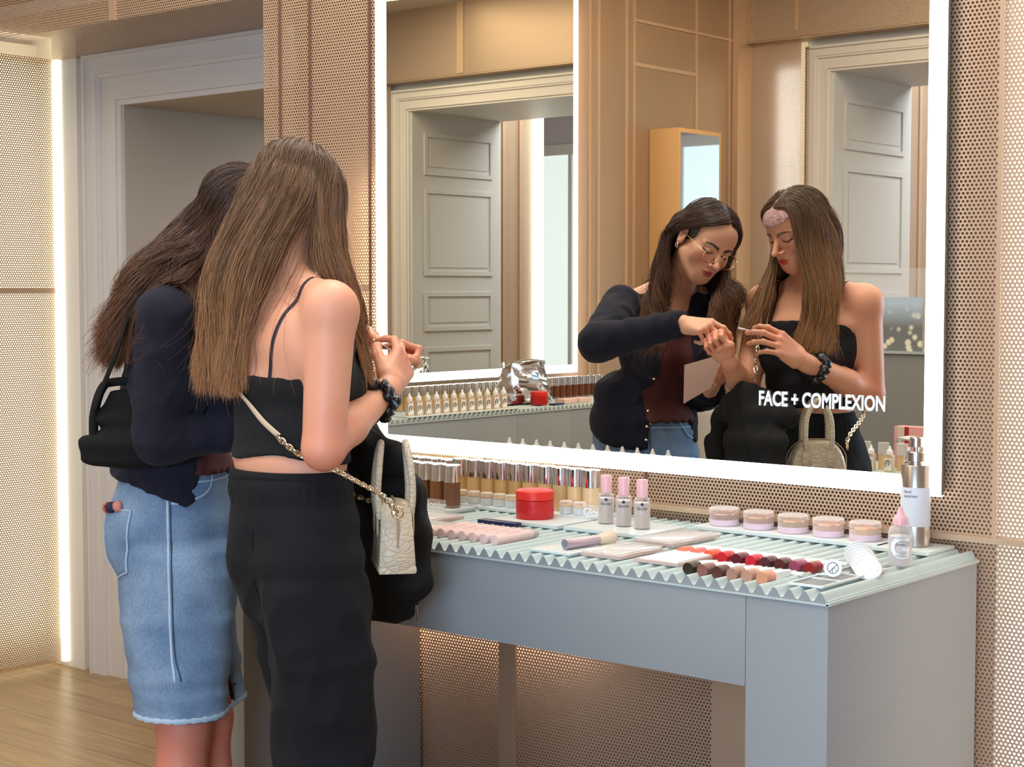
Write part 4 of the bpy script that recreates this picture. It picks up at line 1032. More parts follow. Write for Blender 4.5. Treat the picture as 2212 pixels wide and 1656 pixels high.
def hair_mat(name, root, tip, z0, z1):
    m, nt, b = new_mat(name); N = nt.nodes; L = nt.links
    g = N.new('ShaderNodeNewGeometry'); sp = N.new('ShaderNodeSeparateXYZ'); L.new(g.outputs['Position'], sp.inputs[0])
    mr = N.new('ShaderNodeMapRange'); mr.inputs['From Min'].default_value = z1; mr.inputs['From Max'].default_value = z0; L.new(sp.outputs['Z'], mr.inputs['Value'])
    mx = N.new('ShaderNodeMix'); mx.data_type = 'RGBA'; mx.inputs['A'].default_value = (*root, 1); mx.inputs['B'].default_value = (*tip, 1); L.new(mr.outputs[0], mx.inputs['Factor'])
    at = N.new('ShaderNodeAttribute'); at.attribute_name = 'tone'
    mr2 = N.new('ShaderNodeMapRange'); mr2.inputs['To Min'].default_value = 0.45; mr2.inputs['To Max'].default_value = 1.75; L.new(at.outputs['Fac'], mr2.inputs['Value'])
    mu = N.new('ShaderNodeMix'); mu.data_type = 'RGBA'; mu.blend_type = 'MULTIPLY'; mu.inputs['Factor'].default_value = 1; L.new(mx.outputs['Result'], mu.inputs['A']); L.new(mr2.outputs[0], mu.inputs['B'])
    L.new(mu.outputs['Result'], b.inputs['Base Color']); setin(b, rough=0.42, spec=0.45)
    return m
def strands(name, paths, rad, mat, parent, tone=None):
    """paths (n, m, 3) -> a hair-curve object"""
    n, m, _ = paths.shape; hc = bpy.data.hair_curves.new(name); hc.add_curves([m]*n)
    hc.attributes['position'].data.foreach_set('vector', paths.reshape(-1).astype(np.float32))
    r = hc.attributes.get('radius') or hc.attributes.new('radius', 'FLOAT', 'POINT')
    prof = np.interp(np.linspace(0, 1, m), [0, 0.06, 0.8, 1], [0.8, 1, 0.9, 0.3]); r.data.foreach_set('value', (np.tile(prof, n)*rad).astype(np.float32))
    tt = hc.attributes.new('tone', 'FLOAT', 'CURVE'); tt.data.foreach_set('value', (np.random.rand(n) if tone is None else tone).astype(np.float32))
    o = bpy.data.objects.new(name, hc); COL.objects.link(o); hc.materials.append(mat); o.parent = parent
    return o
def catmull(W, m):
    """W (n, k, 3) waypoints -> (n, m, 3)"""
    n, k, _ = W.shape; W = np.concatenate([2*W[:, :1]-W[:, 1:2], W, 2*W[:, -1:]-W[:, -2:-1]], 1)
    out = []
    for s in np.linspace(0, k-1-1e-6, m):
        i = int(s); t = s-i; a, b, c, d = W[:, i], W[:, i+1], W[:, i+2], W[:, i+3]
        out.append(0.5*(2*b+(c-a)*t+(2*a-5*b+4*c-d)*t*t+(3*b-a-3*c+d)*t**3))
    return np.stack(out, 1)
def make_hair(n, m, c, R, keys, body, rng, z_end_j=0.02, wave=0.0, clump=40, off=0.006, hairline=None, spread=0.012):
    """roots on the scalp; keys: {azimuth: [W1 (head-local), W2 (world), W3 (world)]}, azimuth 0 = front, 90 = right, 180 = back"""
    ph = rng.uniform(-180, 180, n*2); el = np.degrees(np.arcsin(rng.uniform(-0.35, 1.0, n*2)))
    lim = hairline(ph) if hairline else np.interp(np.abs(ph), [0, 50, 85, 120, 180], [42, 30, 2, -18, -22])
    ok = el > lim; ph = ph[ok][:n]; el = el[ok][:n]; n = len(ph)
    a = np.radians(ph); e = np.radians(el)
    loc = np.stack([0.0715*np.sin(a)*np.cos(e), -0.010+0.090*np.cos(a)*np.cos(e), 0.028+0.077*np.sin(e)], 1)
    ks = sorted(keys); tab = np.array([[*(np.array(c)+R@np.array(keys[k][0])), *keys[k][1], *keys[k][2]] for k in ks])
    # strands that start near the crown take their side from a centre parting
    phs = np.sign(ph)*np.clip(np.abs(ph+rng.normal(0, 4, n)), 0.02, 180)
    W = np.stack([np.interp(phs, ks, tab[:, j]) for j in range(9)], 1).reshape(n, 3, 3)
    nc = max(1, n//clump); cl = rng.integers(0, nc, n); order = np.argsort(phs); cid = np.zeros(n, int); cid[order] = np.arange(n)*nc//n
    cj = rng.normal(0, 1, (nc, 3, 3)); lj = rng.normal(0, 1, (n, 3, 3))
    sc_ = np.array([0.25, 0.7, 1.0])[None, :, None]
    W = W+(cj[cid]*0.75+lj*0.65)*spread*sc_; W[:, 2, 2] += rng.uniform(-1, 0.4, n)*z_end_j
    root = np.array(c)+loc@R.T
    nr = loc/np.array([0.0715, 0.09, 0.077])**2; nr /= np.linalg.norm(nr, axis=1)[:, None]
    side = np.sign(loc[:, 0]); side[side == 0] = 1
    # a point a little way along the scalp, outward and down the side
    el2 = np.degrees(e); down = np.where(el2 > 25, 1.0, 0.4)
    a2 = np.where(np.abs(ph) < 90, np.radians(side*np.clip(np.abs(ph)*0.6+42, 0, 180)), np.radians(ph)); e2 = np.radians(np.minimum(el2*0.5, 35))
    l2 = np.stack([0.0765*np.sin(a2)*np.cos(e2), -0.010+0.095*np.cos(a2)*np.cos(e2), 0.028+0.083*np.sin(e2)], 1)
    l2 = np.where((el2 > 25)[:, None], l2, loc*1.05); mid = np.array(c)+l2@R.T
    P = catmull(np.stack([root, mid, W[:, 0], W[:, 1], W[:, 2]], 1), m)
    t = np.linspace(0, 1, m)[None, :]
    offs = off*(0.15+t*0.85)+np.abs(rng.normal(0, 0.004, n))[:, None]*np.ones_like(t)
    if wave > 0:
        phs2 = rng.uniform(0, 6.28, nc)[cid][:, None]+rng.normal(0, 0.35, n)[:, None]; fr = rng.uniform(3.0, 4.6, nc)[cid][:, None]
        d = wave*np.clip(t*1.5-0.25, 0, 1)
        P[:, :, 0] += d*np.sin(fr*6.28*t+phs2); P[:, :, 1] += d*np.cos(fr*6.28*t+phs2)*0.8; P[:, :, 2] += d*0.35*np.sin(fr*6.28*t+phs2+1)
    sh = P.shape; Q = P.reshape(-1, 3); O = np.repeat(offs.reshape(-1), 1)
    for _ in range(4):
        dd = body(Q)-O; g = body.grad(Q); g /= np.linalg.norm(g, axis=1)[:, None]+1e-6; Q = Q+g*np.maximum(-dd, 0)[:, None]
    P = Q.reshape(sh)
    P[:, 1:-1] = P[:, 1:-1]*0.5+(P[:, :-2]+P[:, 2:])*0.25
    tone = np.clip(rng.random(n)*0.5+rng.random(nc)[cid]*0.5, 0, 1)
    return P, tone

from mathutils.bvhtree import BVHTree
class Skin:
    """snap points onto a finished mesh"""
    def __init__(s, V, Q): s.t = BVHTree.FromPolygons([tuple(v) for v in V], [tuple(q) for q in Q.tolist()])
    def snap(s, P, off, it=0):
        out = []
        for p in np.asarray(P, float):
            l, n, i, d = s.t.find_nearest(Vector(p)); out.append(np.array(l)+np.array(n)*off)
        return np.array(out)
    def grad(s, P): return np.array([np.array(s.t.find_nearest(Vector(p))[1]) for p in P])

# ================================================================== the woman in the black camisole (nearer)
rngA = np.random.default_rng(5)
SK = np.array(srgb(224, 164, 133)); SKd = np.array(srgb(226, 158, 132))
fA = nrm((0.03, 1.0, 0)); rA = np.array([fA[1], -fA[0], 0])
A0 = np.array([-2.372, 2.155, 0.0])
LA = lambda x, y, z: A0+rA*x+fA*y+np.array([0, 0, z])
tA = thing('person', 'woman with long straight brown hair, black camisole, black trousers and wrist scrunchie', 'person', tuple(A0))
hA = np.array([-2.392, 2.205, 1.572]); RA = frame((-0.27, 0.96), 24, -2)
S = SDF()
torsoA = [(LA(0, 0, 1.40), 0.060, 0.052), (LA(0, -0.002, 1.36), 0.105, 0.066), (LA(0, 0.004, 1.30), 0.142, 0.086), (LA(0, 0.010, 1.23), 0.134, 0.092), (LA(0, 0.010, 1.14), 0.114, 0.082), (LA(0, 0.006, 1.07), 0.120, 0.086), (LA(0.01, 0.0, 0.99), 0.126, 0.084), (LA(0.02, -0.004, 0.90), 0.130, 0.088)]
S.loft(torsoA, rA, fA, 0.03)
for s in (-1, 1):
    S.ell(LA(0.062*s, 0.078, 1.215), (0.052, 0.040, 0.050), None, 0.03)
    S.cap(LA(0.030*s, -0.012, 1.425), LA(0.135*s, -0.020, 1.378), 0.030, 0.030, 0.03)
    S.ell(LA(0.075*s, -0.062, 1.30), (0.050, 0.024, 0.065), None, 0.03)
    kx, ky = (0.105, 0.0) if s > 0 else (0.018, 0.072)
    S.cap(LA(0.050*s+0.03, 0.0, 0.88), LA(kx, ky, 0.50), 0.066, 0.050, 0.03); S.cap(LA(kx, ky, 0.50), LA(kx+0.008, ky, 0.09), 0.048, 0.034, 0.02)
    S.cap(LA(kx+0.008, ky-0.02, 0.045), LA(kx+0.012, ky+0.12, 0.028), 0.035, 0.025, 0.02)
S.cap(LA(0, -0.085, 1.33), LA(0, -0.070, 1.12), 0.004, 0.004, 0.012, True)
# neck
nb = LA(0, -0.004, 1.395); S.cap(nb, hA+RA@np.array([0, -0.032, -0.05]), 0.054, 0.050, 0.03)
head_prims(S, hA, RA)
# right arm, elbow bent, hand raised over the counter
shR, elR, wrR = np.array([-2.218, 2.125, 1.362]), np.array([-2.212, 2.098, 1.108]), np.array([-2.282, 2.336, 1.200])
S.ell(shR+np.array([0, 0, 0.0]), (0.050, 0.050, 0.052), None, 0.03); S.cap(shR, elR, 0.047, 0.040, 0.02); S.cap(elR, elR*0.62+wrR*0.38, 0.037, 0.036, 0.015); S.cap(elR*0.62+wrR*0.38, wrR, 0.036, 0.0235, 0.015)
YR = nrm(np.array([-0.074, 0.182, 0.120])); ZR = np.array([0.93, 0.15, 0.20])
cR = [(26, 40, 22), (24, 36, 20), (28, 38, 22), (34, 40, 24)]
tipsR, thR = hand_prims(S, wrR+YR*0.018, YR, ZR, 1, cR, [(0.018, 0.022, -0.010), (0.040, 0.056, -0.026), (0.044, 0.088, -0.040), (0.034, 0.112, -0.050)], 1.04)
# left arm, fist held up
shL, elL, wrL = np.array([-2.532, 2.150, 1.362]), np.array([-2.505, 2.285, 1.112]), np.array([-2.437, 2.478, 1.205])
S.ell(shL, (0.050, 0.050, 0.052), None, 0.03); S.cap(shL, elL, 0.044, 0.037, 0.02); S.cap(elL, elL*0.62+wrL*0.38, 0.037, 0.036, 0.015); S.cap(elL*0.62+wrL*0.38, wrL, 0.036, 0.0235, 0.015)
YL = nrm(np.array([-0.02, 0.10, 0.11])); ZL = np.array([-0.50, -0.72, 0.42])
cL = [(74, 98, 60), (80, 100, 60), (84, 100, 60), (86, 98, 58)]
tipsL, thL = hand_prims(S, wrL+YL*0.016, YL, ZL, -1, cL, [(0.018, 0.020, -0.010), (0.036, 0.048, -0.026), (0.024, 0.066, -0.048), (0.002, 0.070, -0.056)], 0.93)
def hbox(c, r): return tuple(np.array(c)-r), tuple(np.array(c)+r)
hb1 = hbox(wrR+YR*0.085, 0.105); hb2 = hbox(wrL+YL*0.07, 0.095); hh = hbox(hA, 0.150)
V, Q, gA = multi_mesh(S, (-2.66, 1.94, -0.0), (-2.08, 2.70, 1.80), 0.0065, [(hh[0], hh[1], 0.0022, 1), (hb1[0], hb1[1], 0.0019, 1), (hb2[0], hb2[1], 0.0019, 1)], 2)
def skin_cols(V, base, warm, spots):
    col = np.tile(base, (len(V), 1))
    for c, r, a in spots:
        m = a*np.clip(1-np.linalg.norm(V-np.array(c), axis=1)/r, 0, 1)**1.0; col = col*(1-m[:, None])+warm*m[:, None]
    return col
col = skin_cols(V, SK, np.array(srgb(222, 128, 106)), [(elR, 0.12, 0.55), (elL, 0.10, 0.55), (wrR+YR*0.11, 0.06, 0.6), (wrL+YL*0.10, 0.07, 0.7), (shR+np.array([0.03, -0.02, -0.02]), 0.07, 0.25)])
col = head_paint(V, col, hA, RA, srgb(206, 44, 48), srgb(96, 66, 50), 0.4)
mesh_obj('body', V, Q, M_skin, tA, col, A0)
# mole on the back of the right hand
# -------- camisole
S2 = SDF(); S2.loft(torsoA, rA, fA, 0.03)
for s in (-1, 1): S2.ell(LA(0.062*s, 0.078, 1.215), (0.052, 0.040, 0.050), None, 0.03)
g = S2.grid((-2.62, 1.98, 1.0), (-2.12, 2.36, 1.42), 0.004); P = g.pts(); loc = (P-A0); yy = loc@fA; xx = loc@rA; zz = P[..., 2]
topz = np.interp(yy, [-0.10, -0.02, 0.05, 0.12], [1.235, 1.245, 1.30, 1.318]); hemz = 1.077+0.012*np.clip(-yy*8, -1, 1)+0.006*np.sin(xx*30)
F0 = g.F-0.0055; F = np.maximum(F0, np.maximum(zz-topz, hemz-zz)); g.F = F.astype(np.float32); V, Q = g.mesh(); V = relax(V, Q, 1)
N_ = normals(V, Q); V = V+N_*(0.0018*ridged(V, (14, 14, 22), 3.1)[:, None])
def rib_mat():
    m, nt, b = new_mat('black_ribbed_knit'); N = nt.nodes; L = nt.links; setin(b, base=(0.009, 0.009, 0.011), rough=0.85, spec=0.3, sheen=0.03)
    tc = N.new('ShaderNodeTexCoord'); wv = N.new('ShaderNodeTexWave'); wv.inputs['Scale'].default_value = 90; wv.bands_direction = 'X'; wv.inputs['Distortion'].default_value = 0.4
    mp = N.new('ShaderNodeMapping'); mp.inputs['Rotation'].default_value = (0, 0, 0.7); L.new(tc.outputs['Object'], mp.inputs[0]); L.new(mp.outputs[0], wv.inputs[0])
    bp = N.new('ShaderNodeBump'); bp.inputs['Strength'].default_value = 0.5; bp.inputs['Distance'].default_value = 0.001; L.new(wv.outputs['Fac'], bp.inputs['Height']); L.new(bp.outputs['Normal'], b.inputs['Normal'])
    return m
M_rib = rib_mat(); mesh_obj('camisole', V, Q, M_rib, tA, None, A0)
def strap(pts, name='strap', rad=0.0042, mat=None, parent=None, n=10, body=None, off=0.0015, flat=0.3, origin=None):
    pts = np.array([list(p) for p in smooth_path(pts, n)]); pts = body.snap(pts, off); nn = body.grad(pts); nn /= np.linalg.norm(nn, axis=1)[:, None]+1e-9
    for _ in range(2): pts[1:-1] = pts[1:-1]*0.5+(pts[:-2]+pts[2:])*0.25
    if origin is not None: pts = pts-np.array(origin)
    return tube(name, [tuple(p) for p in pts], rad, mat, parent, 8, flat=flat, upv=[tuple(q) for q in nn])
for s in (-1, 1):
    strap([LA(0.052*s, -0.10, 1.232), LA(0.068*s, -0.09, 1.31), LA(0.094*s, -0.055, 1.385), LA(0.100*s, -0.01, 1.41), LA(0.092*s, 0.045, 1.37), LA(0.085*s, 0.09, 1.31)], 'camisole_strap', 0.0040, plain('black_strap', (0.014, 0.010, 0.018), 0.6), tA, 8, gA, origin=A0)
# -------- trousers
S3 = SDF()
S3.loft([(LA(0.002, 0.0, 1.050), 0.122, 0.090), (LA(0.006, 0.0, 1.02), 0.130, 0.096), (LA(0.018, 0.000, 0.96), 0.136, 0.100), (LA(0.030, -0.002, 0.89), 0.134, 0.102), (LA(0.040, 0.0, 0.80), 0.128, 0.096)], rA, fA, 0.03)
for s in (-1, 1):
    S3.ell(LA(0.056*s+0.034, -0.042, 0.895), (0.064, 0.056, 0.080), None, 0.04)
S3.loft([(LA(0.090, -0.010, 0.84), 0.082, 0.104), (LA(0.100, -0.006, 0.70), 0.082, 0.100), (LA(0.105, -0.004, 0.52), 0.082, 0.092), (LA(0.110, -0.006, 0.30), 0.084, 0.094), (LA(0.114, 0.0, 0.05), 0.090, 0.108)], rA, fA, 0.012)
S3.loft([(LA(-0.025, 0.015, 0.84), 0.080, 0.088), (LA(-0.006, 0.040, 0.70), 0.074, 0.086), (LA(0.018, 0.070, 0.52), 0.072, 0.080), (LA(0.026, 0.085, 0.30), 0.076, 0.086), (LA(0.024, 0.080, 0.05), 0.086, 0.100)], rA, fA, 0.012)
S3.cap(LA(0.02, -0.128, 0.93), LA(0.03, -0.118, 0.80), 0.008, 0.012, 0.03, True)
g3 = S3.grid((-2.62, 1.94, 0.0), (-2.12, 2.34, 1.09), 0.006); P = g3.pts(); g3.F = np.maximum(g3.F, np.maximum(P[..., 2]-1.052, 0.03-P[..., 2])).astype(np.float32)
V, Q = g3.mesh(); V = relax(V, Q, 2); N_ = normals(V, Q); z = V[:, 2]
am = np.clip((0.99-z)/0.2, 0.12, 1)
Vs = V.copy(); Vs[:, 0] += (V[:, 2]-0.8)*0.35
V = V+N_*((0.0062*ridged(Vs, (9, 9, 2.4), 1.7)+0.0075*ridged(V, (15, 15, 8), 9.2))*am)[:, None]
gath = np.clip(1-(1.045-z)/0.10, 0, 1)*np.clip((1.045-z)/0.012, 0, 1); ang = np.arctan2((V-A0)@fA, (V-A0)@rA)
V = V+N_*((0.0016*np.sin(ang*52)+0.003*ridged(V, (26, 26, 3), 3.3))*gath)[:, None]; skT = Skin(V, Q)
M_linen = plain('black_linen', (0.0075, 0.0085, 0.0110), 0.9, noise=0.25, nscale=90, bump=0.35, bscale=420, sheen=0.02, spec=0.25)
mesh_obj('trousers', V, Q, M_linen, tA, None, A0)
strap([LA(0.022, -0.12, 0.95), LA(0.026, -0.13, 0.86), LA(0.034, -0.11, 0.78)], 'trouser_seam', 0.0016, M_linen, tA, 6, skT, 0.0005, origin=A0)
wb = [LA(0.002+0.124*cos(a), 0.092*sin(a), 1.047) for a in np.linspace(0, 2*pi, 41)[:-1]]
tube('waistband', [tuple(np.array(p)-A0) for p in wb], 0.0085, M_linen, tA, 8, closed=True, flat=1.3)
for s in (-1, 1):
    bm = bmesh.new(); o_ = bmesh.ops.create_uvsphere(bm, u_segments=20, v_segments=12, radius=1)
    for v in bm.verts: v.co = Vector((v.co.x*0.045, v.co.y*0.125, max(v.co.z, -0.6)*0.045))
    bm.transform(Matrix.Translation(tuple(LA(0.066+0.048*s, 0.085-0.040*s, 0.028)-A0)))
    link('shoe', finish(bm, 'shoe'), plain('black_leather', (0.015, 0.014, 0.014), 0.35), tA)
# -------- scrunchie
ax = nrm(wrR-elR); u1 = nrm(np.cross(ax, (0, 0, 1))); u2 = np.cross(ax, u1); cc = wrR-ax*0.042
bm = bmesh.new(); n = 60; ring = [cc+(u1*cos(2*pi*i/n)+u2*sin(2*pi*i/n))*(0.0335+0.003*sin(7*2*pi*i/n))+ax*0.006*sin(5*2*pi*i/n) for i in range(n)]
tube_bm(bm, [tuple(p-A0) for p in ring], [0.0115+0.0035*sin(11*2*pi*i/n)+0.002*sin(17*2*pi*i/n) for i in range(n)], 12, closed=True)
bmesh.ops.recalc_face_normals(bm, faces=bm.faces); link('scrunchie', finish(bm, 'scrunchie', 1.2), plain('black_satin', (0.006, 0.006, 0.008), 0.3), tA)
# -------- patterned hair band across the forehead
S4 = SDF(); S4.ell(hA+RA@np.array([0, -0.014, 0.028]), (0.0745, 0.0925, 0.0805), RA, 0.02); S4.ell(hA+RA@np.array([0, 0.046, 0.034]), (0.0560, 0.0375, 0.0500), RA, 0.03)
g = S4.grid(hh[0], hh[1], 0.0025); L_ = (g.pts()-hA)@RA; q = L_[..., 2]+0.55*(L_[..., 1]-0.075)
g.F = np.maximum(g.F, np.maximum(q-0.079, 0.046-q)).astype(np.float32); V, Q = g.mesh()
def lace():
    m, nt, b = new_mat('pink_lace_band'); N = nt.nodes; L = nt.links; tc = N.new('ShaderNodeTexCoord'); v = N.new('ShaderNodeTexVoronoi'); v.feature = 'DISTANCE_TO_EDGE'; v.inputs['Scale'].default_value = 190
    L.new(tc.outputs['Object'], v.inputs['Vector']); cr = N.new('ShaderNodeValToRGB'); e = cr.color_ramp.elements; e[0].position = 0.08; e[0].color = (*srgb(176, 112, 118), 1); e[1].position = 0.20; e[1].color = (*srgb(236, 216, 212), 1)
    L.new(v.outputs['Distance'], cr.inputs[0]); L.new(cr.outputs[0], b.inputs['Base Color']); setin(b, rough=0.8); return m
o = mesh_obj('hair_band', V, Q, lace(), tA, None, A0); o['label'] = 'pink and white patterned band over the forehead'
# -------- hair
def scalp(name, c, R, parent, mat, org, grow=0.006):
    s = SDF(); s.ell(np.array(c)+R@np.array([0, -0.016, 0.030]), (0.0715+grow, 0.0890+grow, 0.0775+grow), R, 0.02)
    g = s.grid(np.array(c)-0.13, np.array(c)+0.13, 0.004); L_ = (g.pts()-np.array(c))@R
    g.F = np.maximum(g.F, np.maximum(L_[..., 1]+0.55*(-L_[..., 2])*1.0-0.036-0.02*(L_[..., 2] > 0.05), -0.035-L_[..., 2])).astype(np.float32)
    V, Q = g.mesh(); return mesh_obj(name, V, Q, mat, parent, None, org)
MHA = hair_mat('light_brown_hair', srgb(92, 66, 46), srgb(166, 120, 78), 1.22, 1.66)
hairA = scalp('hair', hA, RA, tA, plain('brown_scalp_hair', srgb(62, 44, 32), 0.5), A0, 0.003)
keysA = {
 -180: [(0.00, -0.122, -0.02), (-2.430, 2.040, 1.42), (-2.440, 2.060, 1.240)],
 -140: [(-0.060, -0.100, -0.02), (-2.465, 2.050, 1.42), (-2.495, 2.060, 1.240)],
 -100: [(-0.090, -0.060, -0.03), (-2.495, 2.085, 1.41), (-2.530, 2.075, 1.250)],
 -72: [(-0.092, -0.010, -0.05), (-2.510, 2.130, 1.41), (-2.545, 2.110, 1.27)],
 -66: [(-0.090, 0.030, -0.06), (-2.500, 2.230, 1.37), (-2.515, 2.268, 1.300)],
 -0.01: [(-0.080, 0.030, -0.05), (-2.462, 2.250, 1.37), (-2.478, 2.285, 1.290)],
 0.01: [(0.064, 0.080, -0.045), (-2.318, 2.268, 1.37), (-2.335, 2.300, 1.245)],
 60: [(0.082, 0.056, -0.065), (-2.285, 2.245, 1.36), (-2.300, 2.290, 1.225)],
 100: [(0.092, -0.010, -0.07), (-2.268, 2.215, 1.37), (-2.285, 2.262, 1.245)],
 122: [(0.084, -0.050, -0.06), (-2.280, 2.170, 1.42), (-2.275, 2.245, 1.27)],
 123: [(0.072, -0.085, -0.05), (-2.345, 2.080, 1.44), (-2.400, 2.060, 1.245)],
 150: [(0.040, -0.110, -0.04), (-2.375, 2.055, 1.43), (-2.415, 2.055, 1.24)],
 180: [(0.00, -0.122, -0.02), (-2.430, 2.040, 1.42), (-2.440, 2.060, 1.240)],
}
SB = SDF(); SB.p = list(S.p); gAb = S.grid((-2.75, 1.90, 1.0), (-2.08, 2.50, 1.80), 0.009)
def far_fix(g):  # beyond the sampled band the field is flat; fine for pushing out
    return g
P, tone = make_hair(21000, 26, hA, RA, keysA, gAb, rngA, 0.030, 0.0015, 36, 0.010, spread=0.011)
P = P-A0; o = strands('hair_strands', P, 0.00052, MHA, hairA, tone)
# a few loose strands
P2, t2 = make_hair(160, 26, hA, RA, keysA, gAb, np.random.default_rng(9), 0.04, 0.004, 3, 0.014, spread=0.022)
strands('loose_strands', P2-A0, 0.00040, MHA, hairA, t2)

# ================================================================== the woman in the navy cardigan
rngB = np.random.default_rng(11)
fB = nrm((0.68, 0.73, 0)); rB = np.array([fB[1], -fB[0], 0])      # pelvis
fC = nrm((0.74, 0.67, 0)); rC = np.array([fC[1], -fC[0], 0])      # chest
B0 = np.array([-2.868, 2.268, 0.0]); BC = np.array([-2.793, 2.238, 0.0])
LB = lambda x, y, z: B0+rB*x+fB*y+np.array([0, 0, z])
LC = lambda x, y, z: BC+rC*x+fC*y+np.array([0, 0, z])
tB = thing('person', 'woman with wavy dark hair, round glasses, navy cardigan and blue denim shorts', 'person', tuple(B0))
hB = np.array([-2.638, 2.288, 1.541]); RB = frame((0.88, 0.47), 29, 19)
S = SDF()
torsoB = [(LC(0.0, 0.01, 1.395), 0.055, 0.050), (LC(0, 0.0, 1.35), 0.105, 0.068), (LC(0, 0.0, 1.28), 0.140, 0.088), (LC(0, 0.0, 1.21), 0.134, 0.094), (LB(0.01, 0.02, 1.10), 0.118, 0.084), (LB(0, 0.0, 1.02), 0.130, 0.092), (LB(0, 0.0, 0.92), 0.150, 0.105)]
S.loft(torsoB, rC, fC, 0.03)
for s in (-1, 1):
    S.ell(LC(0.060*s, 0.080, 1.205), (0.050, 0.044, 0.050), None, 0.03)
    S.cap(LC(0.03*s, 0.0, 1.405), LC(0.135*s, 0.0, 1.360), 0.032, 0.030, 0.03)
# legs
kn = {1: (np.array([-2.770, 2.215, 0.47]), np.array([-2.745, 2.215, 0.09])), -1: (np.array([-2.800, 2.300, 0.47]), np.array([-2.795, 2.335, 0.09]))}
for s in (-1, 1):
    S.cap(LB(0.075*s, 0.0, 0.88), kn[s][0], 0.080, 0.056, 0.03)
    m_ = kn[s][0]*0.68+kn[s][1]*0.32-fB*0.014; S.cap(kn[s][0], m_, 0.054, 0.056, 0.02); S.cap(m_, kn[s][1], 0.054, 0.033, 0.02)
    S.cap(kn[s][1]-fB*0.02-np.array([0, 0, 0.045]), kn[s][1]+fB*0.13-np.array([0, 0, 0.062]), 0.035, 0.025, 0.02)
S.cap(LC(0, 0.005, 1.385), hB+RB@np.array([0, -0.030, -0.055]), 0.050, 0.048, 0.03)
head_prims(S, hB, RB)
shB, elB, wrB = LC(0.150, -0.005, 1.352), np.array([-2.742, 2.132, 1.092]), np.array([-2.620, 2.300, 1.110])
S.cap(shB, elB, 0.044, 0.036, 0.02); S.cap(elB, wrB, 0.036, 0.024, 0.02)
YBr = nrm(np.array([0.075, 0.060, 0.035])); ZBr = np.array([0.10, -0.55, -0.80])
tipsBr, thBr = hand_prims(S, wrB+YBr*0.016, YBr, ZBr, 1, [(22, 26, 16), (20, 24, 14), (24, 28, 16), (30, 32, 18)], [(0.018, 0.022, -0.010), (0.040, 0.050, -0.028), (0.040, 0.080, -0.036), (0.034, 0.104, -0.038)], 0.92)
shB2, elB2, wrB2 = LC(-0.150, 0.0, 1.352), np.array([-2.822, 2.555, 1.250]), np.array([-2.580, 2.500, 1.306])
S.cap(shB2, elB2, 0.044, 0.036, 0.02); S.cap(elB2, wrB2, 0.036, 0.024, 0.02)
YBl = nrm(np.array([0.140, 0.020, -0.012])); ZBl = np.array([0.15, 0.55, 0.80])
tipsBl, thBl = hand_prims(S, wrB2+YBl*0.014, YBl, ZBl, -1, [(30, 34, 18), (62, 66, 34), (72, 74, 36), (76, 76, 38)], [(0.018, 0.020, -0.010), (0.038, 0.050, -0.026), (0.034, 0.078, -0.042), (0.018, 0.094, -0.050)], 0.92)
hb1 = hbox(wrB+YBr*0.085, 0.105); hb2 = hbox(wrB2+YBl*0.085, 0.105); hh = hbox(hB, 0.150)
V, Q, gB = multi_mesh(S, (-3.10, 1.98, 0.0), (-2.36, 2.66, 1.74), 0.0068, [(hh[0], hh[1], 0.0021, 1), (hb1[0], hb1[1], 0.0019, 1), (hb2[0], hb2[1], 0.0019, 1)], 2)
# leave out the trunk that the clothes hide? no: the body stays whole
col = skin_cols(V, np.array(srgb(236, 180, 150)), np.array(srgb(206, 116, 98)), [(tipsBl[0], 0.05, 0.6), (tipsBr[0], 0.07, 0.5), (LC(0, 0.08, 1.36), 0.07, 0.4), (kn[1][0], 0.30, 0.75), (kn[-1][0], 0.30, 0.75)])
col = head_paint(V, col, hB, RB, srgb(176, 70, 72), srgb(24, 15, 12), 0.55)
mesh_obj('body', V, Q, M_skin, tB, col, B0)
for s in (-1, 1):
    bm = bmesh.new(); bmesh.ops.create_uvsphere(bm, u_segments=20, v_segments=12, radius=1)
    for v in bm.verts: v.co = Vector((v.co.x*0.125, v.co.y*0.046, max(v.co.z, -0.6)*0.048))
    c = kn[s][1]+fB*0.055; bm.transform(Matrix.Translation((c[0]-B0[0], c[1]-B0[1], 0.030)) @ Matrix.Rotation(math.atan2(fB[1], fB[0]), 4, 'Z'))
    link('shoe', finish(bm, 'shoe'), plain('white_leather', srgb(225, 222, 216), 0.45), tB)
# -------- maroon top under the cardigan
S5 = SDF(); S5.loft(torsoB, rC, fC, 0.03)
for s in (-1, 1): S5.ell(LC(0.060*s, 0.080, 1.205), (0.050, 0.044, 0.050), None, 0.03)
g = S5.grid((-3.10, 1.98, 0.90), (-2.50, 2.56, 1.45), 0.005); P = g.pts(); yy = (P-BC)@fC; xx = (P-BC)@rC; zz = P[..., 2]
g.F = np.maximum(g.F-0.007-0.42*np.clip(1.085-zz, 0, 0.08)*np.clip((yy-0.01)/0.04, 0, 1)*np.clip((0.115-np.abs(xx))/0.03, 0, 1), np.maximum(zz-(1.40-0.9*np.clip(yy, 0, 0.1)+3.0*xx*xx), 1.014+0.004*np.sin(np.arctan2(yy, xx)*19)-zz)).astype(np.float32)
V, Q = g.mesh(); V = relax(V, Q, 1); N_ = normals(V, Q); V = V+N_*(0.003*ridged(V, (16, 16, 14), 2.2)*np.clip((1.30-V[:, 2])*5, 0, 1))[:, None]
mesh_obj('maroon_top', V, Q, plain('maroon_knit', srgb(74, 26, 24), 0.85, noise=0.15, nscale=120, bump=0.3, bscale=500), tB, None, B0)
